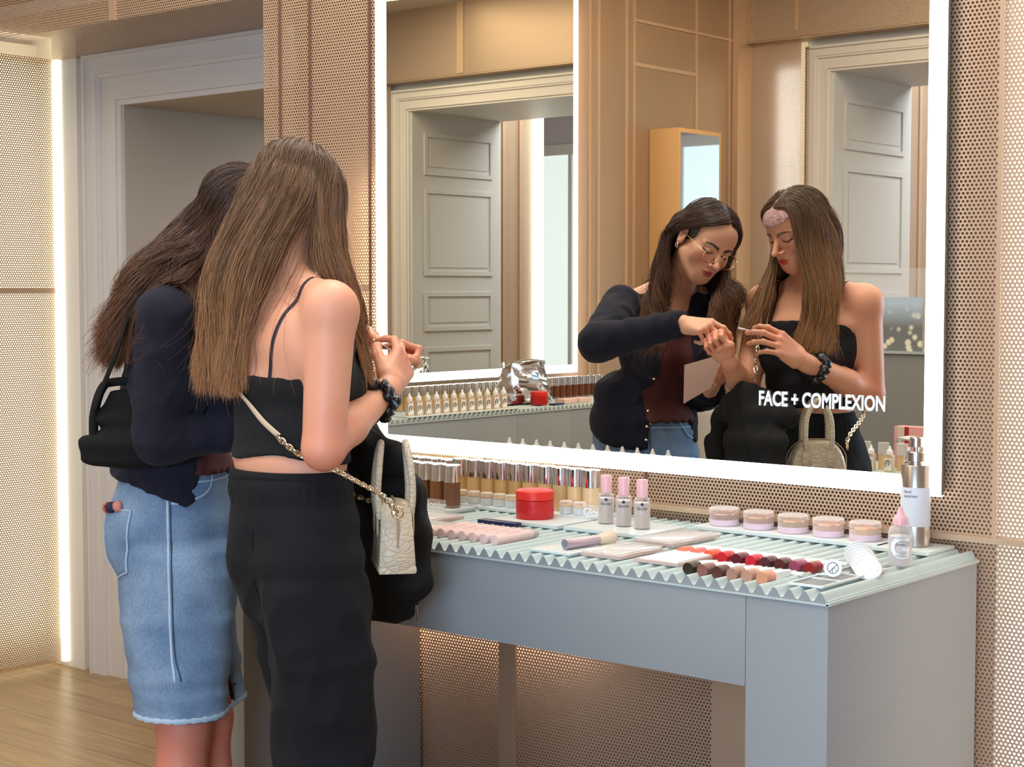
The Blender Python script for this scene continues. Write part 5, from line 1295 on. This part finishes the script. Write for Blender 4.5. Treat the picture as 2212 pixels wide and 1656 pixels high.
# -------- denim shorts
S6 = SDF()
S6.loft([(LB(0, 0.002, 1.035), 0.136, 0.102), (LB(0, 0.004, 0.98), 0.146, 0.112), (LB(0, 0.004, 0.90), 0.158, 0.122), (LB(0, 0.010, 0.82), 0.160, 0.122), (LB(0, 0.014, 0.74), 0.156, 0.116)], rB, fB, 0.03)
S6.ell(LB(0.066, -0.066, 0.885), (0.076, 0.058, 0.09), None, 0.04); S6.ell(LB(-0.066, -0.066, 0.885), (0.076, 0.058, 0.09), None, 0.04)
for s in (-1, 1):
    ke = kn[s][0]
    S6.loft([(LB(0.082*s, 0.010, 0.84), 0.090, 0.120), (LB(0.084*s, 0.016, 0.70), 0.092, 0.114), ((LB(0.092*s, 0.010, 0.58)+ke*np.array([1, 1, 0])+np.array([0, 0, 0.58]))/2*np.array([1, 1, 0])+np.array([0, 0, 0.585]), 0.090, 0.102), (ke*np.array([1, 1, 0])+rB*0.012*s+np.array([0, 0, 0.46]), 0.088, 0.090)], rB, fB, 0.010)
g6 = S6.grid((-3.14, 1.98, 0.44), (-2.56, 2.56, 1.08), 0.0052); P = g6.pts(); zz = P[..., 2]; xB = (P-B0)@rB
g6.F = np.maximum(g6.F, np.maximum(zz-1.043, 0.500-zz)).astype(np.float32)
Sin = SDF()
for s in (-1, 1): Sin.cap(kn[s][0]+np.array([0, 0, -0.2]), kn[s][0]+np.array([0, 0, 0.05]), 0.062, 0.062, 0.0)
gi = Sin.grid(g6.lo, g6.lo+np.array(g6.F.shape)*g6.h, g6.h); sh_ = [min(a, b) for a, b in zip(gi.F.shape, g6.F.shape)]; sl = tuple(slice(0, k) for k in sh_)
g6.F[sl] = np.maximum(g6.F[sl], -gi.F[sl])
V, Q = g6.mesh(); V = relax(V, Q, 1); N_ = normals(V, Q); z = V[:, 2]; amp = np.clip((1.0-z)*8, 0.15, 1)
V = V+N_*((0.0036*ridged(V, (6, 6, 13), 4.4)+0.0030*ridged(V, (10, 10, 5), 8.8))*amp)[:, None]; skJ = Skin(V, Q)
def denim():
    m, nt, b = new_mat('blue_denim'); N = nt.nodes; L = nt.links; tc = N.new('ShaderNodeTexCoord')
    n1 = N.new('ShaderNodeTexNoise'); n1.inputs['Scale'].default_value = 7; n1.inputs['Detail'].default_value = 5; L.new(tc.outputs['Object'], n1.inputs['Vector'])
    mp = N.new('ShaderNodeMapping'); mp.inputs['Scale'].default_value = (1, 1, 0.35); L.new(tc.outputs['Object'], mp.inputs[0])
    n2 = N.new('ShaderNodeTexNoise'); n2.inputs['Scale'].default_value = 420; n2.inputs['Detail'].default_value = 3; L.new(mp.outputs[0], n2.inputs['Vector'])
    c1 = N.new('ShaderNodeValToRGB'); e = c1.color_ramp.elements; e[0].position = 0.30; e[0].color = (*srgb(90, 120, 155), 1); e[1].position = 0.72; e[1].color = (*srgb(150, 175, 200), 1); L.new(n1.outputs['Fac'], c1.inputs[0])
    c2 = N.new('ShaderNodeValToRGB'); e = c2.color_ramp.elements; e[0].position = 0.30; e[0].color = (0.72, 0.74, 0.78, 1); e[1].position = 0.70; e[1].color = (1.12, 1.12, 1.12, 1); L.new(n2.outputs['Fac'], c2.inputs[0])
    mx = N.new('ShaderNodeMix'); mx.data_type = 'RGBA'; mx.blend_type = 'MULTIPLY'; mx.inputs['Factor'].default_value = 1; L.new(c1.outputs[0], mx.inputs['A']); L.new(c2.outputs[0], mx.inputs['B'])
    L.new(mx.outputs['Result'], b.inputs['Base Color']); setin(b, rough=0.85)
    bp = N.new('ShaderNodeBump'); bp.inputs['Strength'].default_value = 0.35; bp.inputs['Distance'].default_value = 0.001; L.new(n2.outputs['Fac'], bp.inputs['Height']); L.new(bp.outputs['Normal'], b.inputs['Normal'])
    return m
M_denim = denim(); jn = mesh_obj('denim_shorts', V, Q, M_denim, tB, None, B0)
M_seam = plain('faded_seam', srgb(176, 200, 220), 0.85, noise=0.3, nscale=300); M_dseam = plain('dark_seam_thread', srgb(50, 66, 92), 0.9)
def seam(name, pts, rad, mat, off=0.0016, n=14): return strap(pts, name, rad, mat, tB, n, skJ, off, origin=B0)
seam('side_seam', [LB(0.152, 0.002, 1.02), LB(0.17, 0.004, 0.90), LB(0.18, 0.006, 0.78), LB(0.18, 0.01, 0.65), LB(0.17, 0.02, 0.58), LB(0.16, 0.02, 0.51)], 0.0026, M_seam)
seam('side_seam_edge', [LB(0.152, 0.008, 1.02), LB(0.17, 0.010, 0.90), LB(0.18, 0.012, 0.78), LB(0.18, 0.016, 0.65), LB(0.17, 0.026, 0.58), LB(0.16, 0.026, 0.51)], 0.0013, M_dseam)
seam('front_pocket_edge', [LB(0.165, 0.008, 0.955), LB(0.150, 0.045, 0.957), LB(0.120, 0.088, 0.975), LB(0.098, 0.105, 1.02)], 0.0026, M_seam)
seam('waistband_seam', [LB(0.05, -0.13, 1.003), LB(0.12, -0.09, 1.003), LB(0.16, 0.0, 1.0), LB(0.12, 0.09, 1.0), LB(0.04, 0.125, 1.0), LB(-0.04, 0.125, 1.0), LB(-0.12, 0.09, 1.0), LB(-0.155, 0.0, 1.0)], 0.0020, M_seam)
seam('fly_seam', [LB(0.0, 0.13, 1.02), LB(0.0, 0.14, 0.95), LB(0.006, 0.14, 0.88), LB(0.0, 0.13, 0.80)], 0.0024, M_dseam)
for s, zz_ in ((1, 0.506), (-1, 0.506)):
    ke = kn[s][0]*np.array([1, 1, 0])+rB*0.012*s; hp = []
    for a in np.linspace(0, 2*pi, 61)[:-1]:
        d = rB*cos(a)+fB*sin(a); o_ = ke+d*0.135+np.array([0, 0, zz_+0.004]); l_, n_, i_, r_ = skJ.t.ray_cast(Vector(o_), Vector(-d))
        
        if l_ is not None and 0.072 < np.linalg.norm(np.array(l_)[:2]-ke[:2]) < 0.115: hp.append(np.array(l_))
    hp = np.array(hp)
    hp[:, 2] = zz_
    tube('hem', [tuple(p-B0) for p in hp], [0.0036+0.0010*sin(i*2.3) for i in range(len(hp))], M_seam, tB, 6, closed=True, flat=1.6)
def pocket(name, c, ax_, w0_, w1_, h_, off=0.0065):
    NU, NV = 14, 16; bm = bmesh.new(); pts = []
    for j in range(NV+1):
        v = j/NV; ww = w0_+(w1_-w0_)*v
        for i in range(NU+1):
            u = i/NU*2-1; dz = -h_*v-(0.018*(1-abs(u)) if v == 1 else 0.018*(1-abs(u))*v**4)
            pts.append(c+ax_*(ww*u)+np.array([0, 0, dz]))
    P = skJ.snap(np.array(pts), 0.0025)
    vs = [bm.verts.new(tuple(p-B0)) for p in P]
    for j in range(NV):
        for i in range(NU): bm.faces.new((vs[j*(NU+1)+i], vs[j*(NU+1)+i+1], vs[(j+1)*(NU+1)+i+1], vs[(j+1)*(NU+1)+i]))
    o = link(name, finish(bm, name, 1.2), M_denim, tB); md = o.modifiers.new('t', 'SOLIDIFY'); md.thickness = 0.003; md.offset = 0
    rim = [P[i] for i in range(NU+1)]+[P[j*(NU+1)+NU] for j in range(1, NV+1)]+[P[NV*(NU+1)+i] for i in range(NU-1, -1, -1)]+[P[j*(NU+1)] for j in range(NV-1, 0, -1)]
    tube('pocket_stitching', [tuple(p-B0) for p in rim], 0.0022, M_seam, tB, 6, closed=True)
pocket('back_pocket', LB(0.125, -0.13, 0.945), nrm(rB*0.45+fB*0.80), 0.054, 0.048, 0.135)
pk = thing('folded_scarf', 'red and navy patterned cloth tucked in the back pocket of the denim shorts', 'cloth')
pp = skJ.snap(np.array([LB(0.100, -0.155, 0.950), LB(0.115, -0.140, 0.950), LB(0.130, -0.120, 0.949)]), 0.004)
for nm, k, c_, r_ in (('red_fold', 0, (200, 90, 76), 0.016), ('navy_fold', 1, (34, 34, 66), 0.018), ('pink_fold', 2, (214, 140, 126), 0.013)):
    bm = bmesh.new(); bmesh.ops.create_uvsphere(bm, u_segments=14, v_segments=10, radius=1)
    for v in bm.verts: n_ = 1+0.2*mnoise.noise(v.co*2.4+Vector((k, 0, 0))); v.co = Vector((v.co.x*r_*n_, v.co.y*r_*0.7*n_, v.co.z*0.012*n_))
    bm.transform(Matrix.Translation(tuple(pp[k]+np.array([0, 0, 0.004])))); link(nm, finish(bm, nm, 1.0), plain(nm, srgb(*c_), 0.8, noise=0.3, nscale=150), pk)
bm = bmesh.new(); lathe_bm(bm, [(0, 0.0), (0.0075, 0.0), (0.0085, 0.002), (0.006, 0.004), (0, 0.0045)], 16)
bt = skJ.snap(np.array([LB(0.0, 0.14, 1.022)]), 0.001)[0]; bm.transform(Matrix.Translation(tuple(bt-B0)) @ Vector(fB).to_track_quat('Z', 'Y').to_matrix().to_4x4())
link('button', finish(bm, 'button'), M_chrome, tB)
# -------- cardigan: trunk and sleeves, open in front
S7 = SDF()
S7.loft([(LC(0.0, -0.012, 1.385), 0.088, 0.070), (LC(0, -0.008, 1.345), 0.132, 0.086), (LC(0, -0.006, 1.28), 0.152, 0.104), (LC(0, -0.002, 1.20), 0.150, 0.112), (LB(0.0, 0.0, 1.10), 0.142, 0.110), (LB(0, 0.0, 1.02), 0.150, 0.116), (LB(0, 0.002, 0.93), 0.166, 0.128)], rC, fC, 0.03)
for s in (-1, 1): S7.ell(LC(0.062*s, 0.080, 1.20), (0.062, 0.054, 0.062), None, 0.03)
S7.cap(shB, elB, 0.056, 0.047, 0.025); S7.cap(elB, wrB-nrm(wrB-elB)*0.005, 0.047, 0.035, 0.02)
S7.cap(shB2, elB2, 0.056, 0.049, 0.025); S7.cap(elB2, wrB2-nrm(wrB2-elB2)*0.004, 0.050, 0.034, 0.02)
g7 = S7.grid((-3.16, 1.94, 0.88), (-2.42, 2.72, 1.47), 0.0052); P = g7.pts(); yy = (P-BC)@fC; xx = (P-BC)@rC; zz = P[..., 2]
hem = np.interp((P-B0)@fB, [-0.14, -0.04, 0.04, 0.10, 0.15], [1.015, 0.985, 0.945, 0.985, 1.02])
hem = np.where((P-B0)@rB < 0, np.interp((P-B0)@fB, [-0.14, 0.02, 0.15], [1.015, 0.975, 0.925]), hem)
opn = np.interp(zz, [0.9, 1.05, 1.2, 1.33, 1.42], [0.080, 0.070, 0.050, 0.050, 0.075])
cut = np.minimum(yy-0.035, opn-np.abs(xx+0.012)); cut = np.minimum(cut, 1.47-zz)
arm = SDF(); arm.cap(elB2, wrB2, 0.062, 0.045, 0); arm.cap(elB, wrB, 0.060, 0.045, 0); ga = arm.grid(g7.lo, g7.lo+(np.array(g7.F.shape)-1)*g7.h, g7.h)
sl = tuple(slice(0, min(a, b)) for a, b in zip(ga.F.shape, g7.F.shape)); af = np.full(g7.F.shape, 1.0, np.float32); af[sl] = ga.F[sl]
cut = np.where(af < 0.004, -1.0, cut)
trunkhem = np.where(af < 0.004, -1.0, hem-zz)
F = np.maximum(g7.F, trunkhem); F = np.maximum(F, cut)
neck = np.linalg.norm(P-LC(0, 0.045, 1.43), axis=-1)-0.075; F = np.maximum(F, -neck)
# hands stay free of the cuffs
for w_, Y_ in ((wrB, YBr), (wrB2, YBl)): F = np.maximum(F, np.where(np.linalg.norm(P-w_, axis=-1) < 0.09, (P-w_)@nrm(Y_)-0.004, -1))
g7.F = F.astype(np.float32); V, Q = g7.mesh(); V = relax(V, Q, 1); N_ = normals(V, Q)
V = V+N_*(0.0055*ridged(V, (11, 11, 9), 6.6)+0.003*ridged(V, (22, 22, 22), 1.1))[:, None]; skC = Skin(V, Q)
M_navy = plain('navy_wool', srgb(31, 31, 44), 0.95, noise=0.25, nscale=200, bump=0.4, bscale=600, sheen=0.05, spec=0.25)
mesh_obj('cardigan', V, Q, M_navy, tB, None, B0)
for w_, e_, r_ in ((wrB, elB, 0.036), (wrB2, elB2, 0.036)):
    ax = nrm(w_-e_); u1 = nrm(np.cross(ax, (0, 0, 1))); u2 = np.cross(ax, u1); c = w_-ax*0.012
    tube('cuff', [tuple(c+(u1*cos(a)+u2*sin(a))*r_-B0) for a in np.linspace(0, 2*pi, 33)[:-1]], 0.0055, M_navy, tB, 8, closed=True, flat=3.0)
for k_, zb in enumerate((1.19, 1.13, 1.06, 1.0, 0.965)):
    for sd in (-1,):
        bm = bmesh.new(); bmesh.ops.create_uvsphere(bm, u_segments=12, v_segments=8, radius=0.0055)
        p = skC.snap(np.array([LC(-0.012+sd*(np.interp(zb, [0.9, 1.05, 1.2], [0.080, 0.070, 0.050])+0.008), 0.12, zb)]), 0.002)[0]
        bm.transform(Matrix.Translation(tuple(p-B0))); link('cardigan_button', finish(bm, 'cardigan_button'), plain('gold_button', (0.8, 0.66, 0.4), 0.25, metal=1.0), tB)
# -------- glasses, necklace, earring
M_gold = plain('thin_gold', (0.80, 0.62, 0.36), 0.2, metal=1.0)
gl = bmesh.new(); W = lambda x, y, z: tuple(hB+RB@np.array([x, y, z])-B0)
for s in (-1, 1):
    tube_bm(gl, [W(0.032*s+0.0245*cos(a), 0.098-0.006*abs(cos(a))*0, -0.010+0.0225*sin(a)) for a in np.linspace(0, 2*pi, 33)[:-1]], 0.0011, 6, closed=True)
    tube_bm(gl, [W(0.0565*s, 0.098, -0.004), W(0.068*s, 0.088, -0.003), W(0.078*s, 0.03, -0.002), W(0.080*s, -0.01, -0.004)], 0.0011, 6)
tube_bm(gl, [W(-0.009, 0.099, -0.006), W(0, 0.103, -0.003), W(0.009, 0.099, -0.006)], 0.0011, 6)
link('glasses', finish(gl, 'glasses'), M_gold, tB)
strap([LC(-0.055, 0.0, 1.405), LC(-0.045, 0.06, 1.365), LC(-0.01, 0.09, 1.325), LC(0.02, 0.085, 1.33), LC(0.05, 0.05, 1.37), LC(0.055, 0.0, 1.405)], 'necklace', 0.0011, M_gold, tB, 8, gB, 0.003, flat=1.0, origin=B0)
bm = bmesh.new(); c = hB+RB@np.array([-0.078, -0.006, -0.046]); tube_bm(bm, [tuple(c+np.array([0.006*cos(a), 0.004*cos(a), 0.009*sin(a)])-B0) for a in np.linspace(0, 2*pi, 20)[:-1]], 0.0018, 6, closed=True)
link('earring', finish(bm, 'earring'), M_gold, tB)
# -------- hair
MHB = hair_mat('dark_brown_hair', srgb(68, 47, 36), srgb(126, 84, 58), 1.22, 1.58)
hairB = scalp('hair', hB, RB, tB, plain('dark_scalp_hair', srgb(34, 24, 19), 0.5), B0, 0.003)
keysB = {
 -180: [(0.00, -0.122, -0.03), (-2.790, 2.120, 1.42), (-2.838, 2.105, 1.300)],
 -140: [(-0.065, -0.095, -0.03), (-2.800, 2.160, 1.42), (-2.845, 2.140, 1.30)],
 -105: [(-0.092, -0.050, -0.04), (-2.810, 2.230, 1.41), (-2.850, 2.210, 1.30)],
 -95: [(-0.090, -0.062, -0.04), (-2.790, 2.325, 1.38), (-2.800, 2.360, 1.285)],
 -0.01: [(-0.088, -0.045, -0.045), (-2.745, 2.345, 1.38), (-2.755, 2.375, 1.275)],
 0.01: [(0.084, 0.046, -0.05), (-2.575, 2.310, 1.38), (-2.580, 2.345, 1.265)],
 60: [(0.092, 0.030, -0.07), (-2.565, 2.265, 1.37), (-2.585, 2.300, 1.255)],
 95: [(0.092, -0.010, -0.07), (-2.600, 2.200, 1.38), (-2.615, 2.230, 1.27)],
 105: [(0.088, -0.050, -0.06), (-2.735, 2.100, 1.44), (-2.805, 2.070, 1.315)],
 140: [(0.060, -0.100, -0.05), (-2.765, 2.100, 1.43), (-2.830, 2.080, 1.295)],
 180: [(0.00, -0.122, -0.03), (-2.790, 2.120, 1.42), (-2.838, 2.105, 1.300)],
}
SBc = SDF(); SBc.p = S.p+S7.p; gBb = SBc.grid((-3.20, 1.86, 1.0), (-2.36, 2.60, 1.74), 0.010)
P, tone = make_hair(19000, 30, hB, RB, keysB, gBb, rngB, 0.050, 0.0150, 60, 0.008, spread=0.014)
strands('hair_strands', P-B0, 0.00052, MHB, hairB, tone)
P2, t2 = make_hair(260, 30, hB, RB, keysB, gBb, np.random.default_rng(19), 0.05, 0.012, 3, 0.014, spread=0.022)
strands('loose_strands', P2-B0, 0.00040, MHB, hairB, t2)

# ================================================================== bags, jacket and what the hands hold
# cream handbag hanging at the right front hip of the woman in the camisole
t = thing('handbag', 'cream crocodile-textured domed handbag at the hip of the woman in black', 'handbag', (-2.254, 2.324, 0.856), radians(-40))
def dome_bm(w_, h_, d_, taper=0.8, n=26, m=8):
    bm = bmesh.new(); outl = []
    for i in range(n+1):
        a = pi*i/n; x = w_*math.copysign(abs(cos(a))**0.62, cos(a)); z = 0.010+h_*abs(sin(a))**0.78
        outl.append((x, z))
    outl = [(w_*0.95, 0)]+outl+[(-w_*0.95, 0)]
    rings = []
    for j in range(m+1):
        v = j/m*2-1; k = 1-0.10*abs(v)**3
        rings.append([bm.verts.new((x*k, v*d_*(1-(1-taper)*(z/h_)), z*(1-0.05*abs(v)**3))) for x, z in outl])
    for A, B in zip(rings, rings[1:]):
        for i in range(len(outl)): bm.faces.new((A[i], A[(i+1) % len(outl)], B[(i+1) % len(outl)], B[i]))
    bm.faces.new(rings[0]); bm.faces.new(rings[-1]); bmesh.ops.recalc_face_normals(bm, faces=bm.faces)
    return bm
def croc():
    m, nt, b = new_mat('cream_croc_leather'); N = nt.nodes; L = nt.links; setin(b, base=srgb(206, 190, 164), rough=0.38)
    tc = N.new('ShaderNodeTexCoord'); mp = N.new('ShaderNodeMapping'); mp.inputs['Scale'].default_value = (1, 1, 1.7); L.new(tc.outputs['Object'], mp.inputs[0])
    v = N.new('ShaderNodeTexVoronoi'); v.feature = 'DISTANCE_TO_EDGE'; v.inputs['Scale'].default_value = 46; L.new(mp.outputs[0], v.inputs['Vector'])
    mr = N.new('ShaderNodeMapRange'); mr.inputs['From Max'].default_value = 0.12; L.new(v.outputs['Distance'], mr.inputs['Value'])
    bp = N.new('ShaderNodeBump'); bp.inputs['Strength'].default_value = 0.7; bp.inputs['Distance'].default_value = 0.0015; L.new(mr.outputs[0], bp.inputs['Height']); L.new(bp.outputs['Normal'], b.inputs['Normal'])
    return m
M_croc = croc()
link('bag_body', finish(dome_bm(0.082, 0.125, 0.036), 'bag_body', 0.9), M_croc, t)
box('bag_base', (-0.080, -0.037, -0.002), (0.080, 0.037, 0.012), M_croc, t, 0.005)
for sy_ in (-1, 1):
    h = tube('handle', smooth_path([(-0.034, 0.030*sy_, 0.100), (-0.036, 0.034*sy_, 0.150), (-0.030, 0.030*sy_, 0.205), (0.0, 0.024*sy_, 0.245), (0.030, 0.030*sy_, 0.205), (0.036, 0.034*sy_, 0.150), (0.034, 0.030*sy_, 0.100)], 6), 0.0070, M_croc, t, 10)
    for sx_ in (-1, 1):
        bm = bmesh.new(); bmesh.ops.create_uvsphere(bm, u_segments=14, v_segments=8, radius=1)
        for v in bm.verts: v.co = Vector((v.co.x*0.0125, v.co.y*0.0028, v.co.z*0.024))
        bm.transform(Matrix.Translation((0.034*sx_, 0.0345*sy_, 0.086))); link('handle_tab', finish(bm, 'handle_tab'), M_croc, t)
tube('side_ring', [(0.084, 0.011*cos(a), 0.118+0.011*sin(a)) for a in np.linspace(0, 2*pi, 21)[:-1]], 0.0017, M_gold, t, 6, closed=True)
tube('top_seam', [tuple(p) for p in smooth_path([(0.082, 0.0, 0.05), (0.078, 0, 0.10), (0.045, 0, 0.132), (0, 0, 0.1375), (-0.045, 0, 0.132), (-0.078, 0, 0.10), (-0.082, 0, 0.05)], 6)], 0.0016, plain('cream_zip', srgb(168, 148, 118), 0.5), t, 6)
# its strap: leather over the shoulder and back, chain below
St = SDF(); St.p = S2.p+S3.p; St.cap(shL, LA(0.0, 0, 1.38), 0.048, 0.05, None if False else 0.03)
gs = St.grid((-2.70, 1.92, 0.75), (-2.08, 2.46, 1.52), 0.008)
ts = thing('bag_strap', 'cream leather and chain strap crossing the back of the woman in black', 'strap')
lea = [(-2.468, 2.262, 1.30), (-2.475, 2.235, 1.375), (-2.485, 2.165, 1.425), (-2.480, 2.085, 1.37), (-2.455, 2.062, 1.28), (-2.415, 2.060, 1.215), (-2.350, 2.058, 1.160), (-2.304, 2.066, 1.128)]
strap(lea, 'leather_strap', 0.0056, plain('cream_strap', srgb(206, 184, 156), 0.5), ts, 8, gs, 0.0105, flat=0.35)
def chain(name, pts, parent, body=None, off=0.009, step=0.0095, r=0.0019):
    P = np.array([list(p) for p in smooth_path(pts, 14)])
    if body is not None: P = body.push(P, off)
    seg = np.linalg.norm(np.diff(P, axis=0), axis=1); cs = np.concatenate([[0], np.cumsum(seg)]); n = int(cs[-1]/step)
    bm = bmesh.new(); prev = np.array([0, 0, 1.0])
    for i in range(n):
        s0, s1 = i*step, (i+1)*step; a = np.array([np.interp(s0, cs, P[:, k]) for k in range(3)]); b = np.array([np.interp(s1, cs, P[:, k]) for k in range(3)])
        d = nrm(b-a); u = nrm(np.cross(d, prev+0.01)); v = np.cross(d, u); ang = radians(45 if i % 2 else -45); ww = u*cos(ang)+v*sin(ang); c = (a+b)/2
        tube_bm(bm, [tuple(c+d*0.0076*cos(q)+ww*0.0046*sin(q)) for q in np.linspace(0, 2*pi, 13)[:-1]], r, 5, closed=True)
    return link(name, finish(bm, name, 1.2), plain('pale_gold_chain', (0.86, 0.76, 0.60), 0.22, metal=1.0), parent)
chain('chain', [(-2.304, 2.066, 1.128), (-2.262, 2.085, 1.095), (-2.215, 2.125, 1.068), (-2.200, 2.175, 1.040), (-2.196, 2.235, 1.010), (-2.196, 2.262, 0.985), (-2.186, 2.270, 0.966)], ts, gs)
chain('front_chain', [(-2.468, 2.262, 1.30), (-2.466, 2.285, 1.24), (-2.470, 2.290, 1.16), (-2.455, 2.300, 1.06), (-2.390, 2.345, 0.99), (-2.318, 2.376, 0.966)], ts, gs)

# black jacket over her left forearm
jk = thing('folded_jacket', 'black jacket draped over the forearm of the woman in black, beside the counter', 'jacket', (-2.375, 2.42, 0.70))
SJ = SDF(); X_ = nrm((1, 0.06, 0)); Y_ = np.array([-X_[1], X_[0], 0])
SJ.loft([((-2.425, 2.375, 1.098), 0.052, 0.040), ((-2.395, 2.405, 1.060), 0.078, 0.050), ((-2.380, 2.430, 0.99), 0.086, 0.055), ((-2.376, 2.440, 0.90), 0.092, 0.054), ((-2.380, 2.445, 0.80), 0.096, 0.050), ((-2.395, 2.445, 0.735), 0.080, 0.040)], X_, Y_, 0.03)
SJ.cap((-2.53, 2.36, 1.03), (-2.43, 2.40, 1.10), 0.035, 0.045, 0.03); SJ.cap((-2.55, 2.36, 0.97), (-2.50, 2.40, 0.84), 0.035, 0.04, 0.03); SJ.cap((-2.40, 2.36, 1.085), (-2.30, 2.39, 1.06), 0.030, 0.025, 0.03)
gj = SJ.grid((-2.66, 2.28, 0.66), (-2.20, 2.56, 1.18), 0.0052); V, Q = gj.mesh(); V = relax(V, Q, 1); N_ = normals(V, Q)
Vs = V.copy(); Vs[:, 0] += (V[:, 2]-0.9)*0.3
V = V+N_*(0.0075*ridged(Vs, (15, 15, 3.0), 5.5)+0.004*ridged(V, (28, 28, 9), 2.5)-0.003)[:, None]
V[:, 1] = np.minimum(V[:, 1], 2.556)
mesh_obj('jacket_cloth', V, Q, plain('black_cotton', (0.009, 0.009, 0.010), 0.8, noise=0.2, nscale=60, spec=0.25, bump=0.3, bscale=300), jk, None, (-2.375, 2.42, 0.70))
o = box('zip_pull', (0.088, 0.0, 0.03), (0.093, 0.003, 0.062), M_steel, jk, 0.0008)

# black frame bag under the arm of the woman in the cardigan
bg = thing('shoulder_bag', 'black frame shoulder bag under the arm of the woman in the cardigan', 'handbag', tuple(LB(0.165, -0.060, 1.02)), math.atan2(fB[1], fB[0]))
SBg = SDF(); o3 = np.zeros(3)
SBg.loft([((0.0, 0, 0.030), 0.110, 0.034), ((0.0, 0, 0.065), 0.110, 0.036), ((0.01, 0, 0.115), 0.098, 0.026), ((0.014, 0, 0.165), 0.078, 0.016)], (1, 0, 0), (0, 1, 0), 0.02)
gg = SBg.grid((-0.15, -0.07, -0.02), (0.16, 0.07, 0.21), 0.0045); V, Q = gg.mesh(); V = relax(V, Q, 1); N_ = normals(V, Q); V = V+N_*(0.0025*ridged(V+3, (22, 22, 9), 7.7))[:, None]
M_felt = plain('black_felt', (0.008, 0.0085, 0.009), 0.9, bump=0.4, bscale=500, spec=0.25)
mesh_obj('bag_body', V, Q, M_felt, bg)
fr_ = smooth_path([(-0.084, 0, 0.075), (-0.082, 0, 0.125), (-0.066, 0, 0.176), (-0.040, 0, 0.190), (0.060, 0, 0.192), (0.088, 0, 0.178), (0.096, 0, 0.125)], 6)
for sy_ in (-1, 1): tube('frame_bar', [(p.x, p.y+0.0085*sy_, p.z) for p in fr_], 0.0085, M_felt, bg, 8)
# strap over the right shoulder (in world coordinates, then brought into the bag's frame)
Mi = (Matrix.Translation(Vector(LB(0.165, -0.060, 1.02))) @ Matrix.Rotation(math.atan2(fB[1], fB[0]), 4, 'Z')).inverted()
sp_ = [LB(0.172, -0.145, 1.145), LC(0.165, -0.105, 1.27), LC(0.135, -0.070, 1.37), LC(0.112, -0.02, 1.425), LC(0.112, 0.04, 1.39), LC(0.150, 0.085, 1.30), LB(0.150, 0.06, 1.19)]
SB2 = SDF(); SB2.p = S7.p; gz = SB2.grid((-3.16, 1.9, 0.9), (-2.4, 2.72, 1.50), 0.01)
pts = gz.push(np.array([list(p) for p in smooth_path([tuple(p) for p in sp_], 8)]), 0.013); nn = gz.grad(pts)
tube('strap', [tuple(Mi @ Vector(p)) for p in pts], 0.0085, M_felt, bg, 8, flat=0.45, upv=[tuple(Mi.to_3x3() @ Vector(q)) for q in nn])

# paper card in the right hand of the woman in the cardigan
P4 = [(-2.622, 2.420, 1.188), (-2.626, 2.418, 1.078), (-2.530, 2.424, 1.128), (-2.482, 2.430, 1.224)]
bm = bmesh.new(); a_ = [bm.verts.new(p) for p in P4]; b_ = [bm.verts.new((p[0], p[1]+0.0012, p[2])) for p in P4]
bm.faces.new(a_); bm.faces.new(b_[::-1])
for i in range(4): bm.faces.new((a_[i], b_[i], b_[(i+1) % 4], a_[(i+1) % 4]))
bmesh.ops.recalc_face_normals(bm, faces=bm.faces)
o = link('paper_card', finish(bm, 'paper_card', 0), plain('blush_paper', srgb(214, 178, 164), 0.8)); tag(o, 'blush paper card held by the woman in the cardigan', 'card')
# white applicator between thumb and finger
pt = (tipsR[0]+tipsR[1])/2
t = thing('applicator', 'thin white applicator pinched in the hand with the scrunchie', 'applicator')
tube('stick', [tuple(pt+np.array([0.045, -0.016, -0.012])), tuple(pt+np.array([-0.012, 0.006, 0.002]))], 0.0016, M_whitep, t, 8)
tube('tip', [tuple(pt+np.array([-0.012, 0.006, 0.002])), tuple(pt+np.array([-0.032, 0.012, 0.006]))], [0.0022, 0.0030], M_whitep, t, 8)
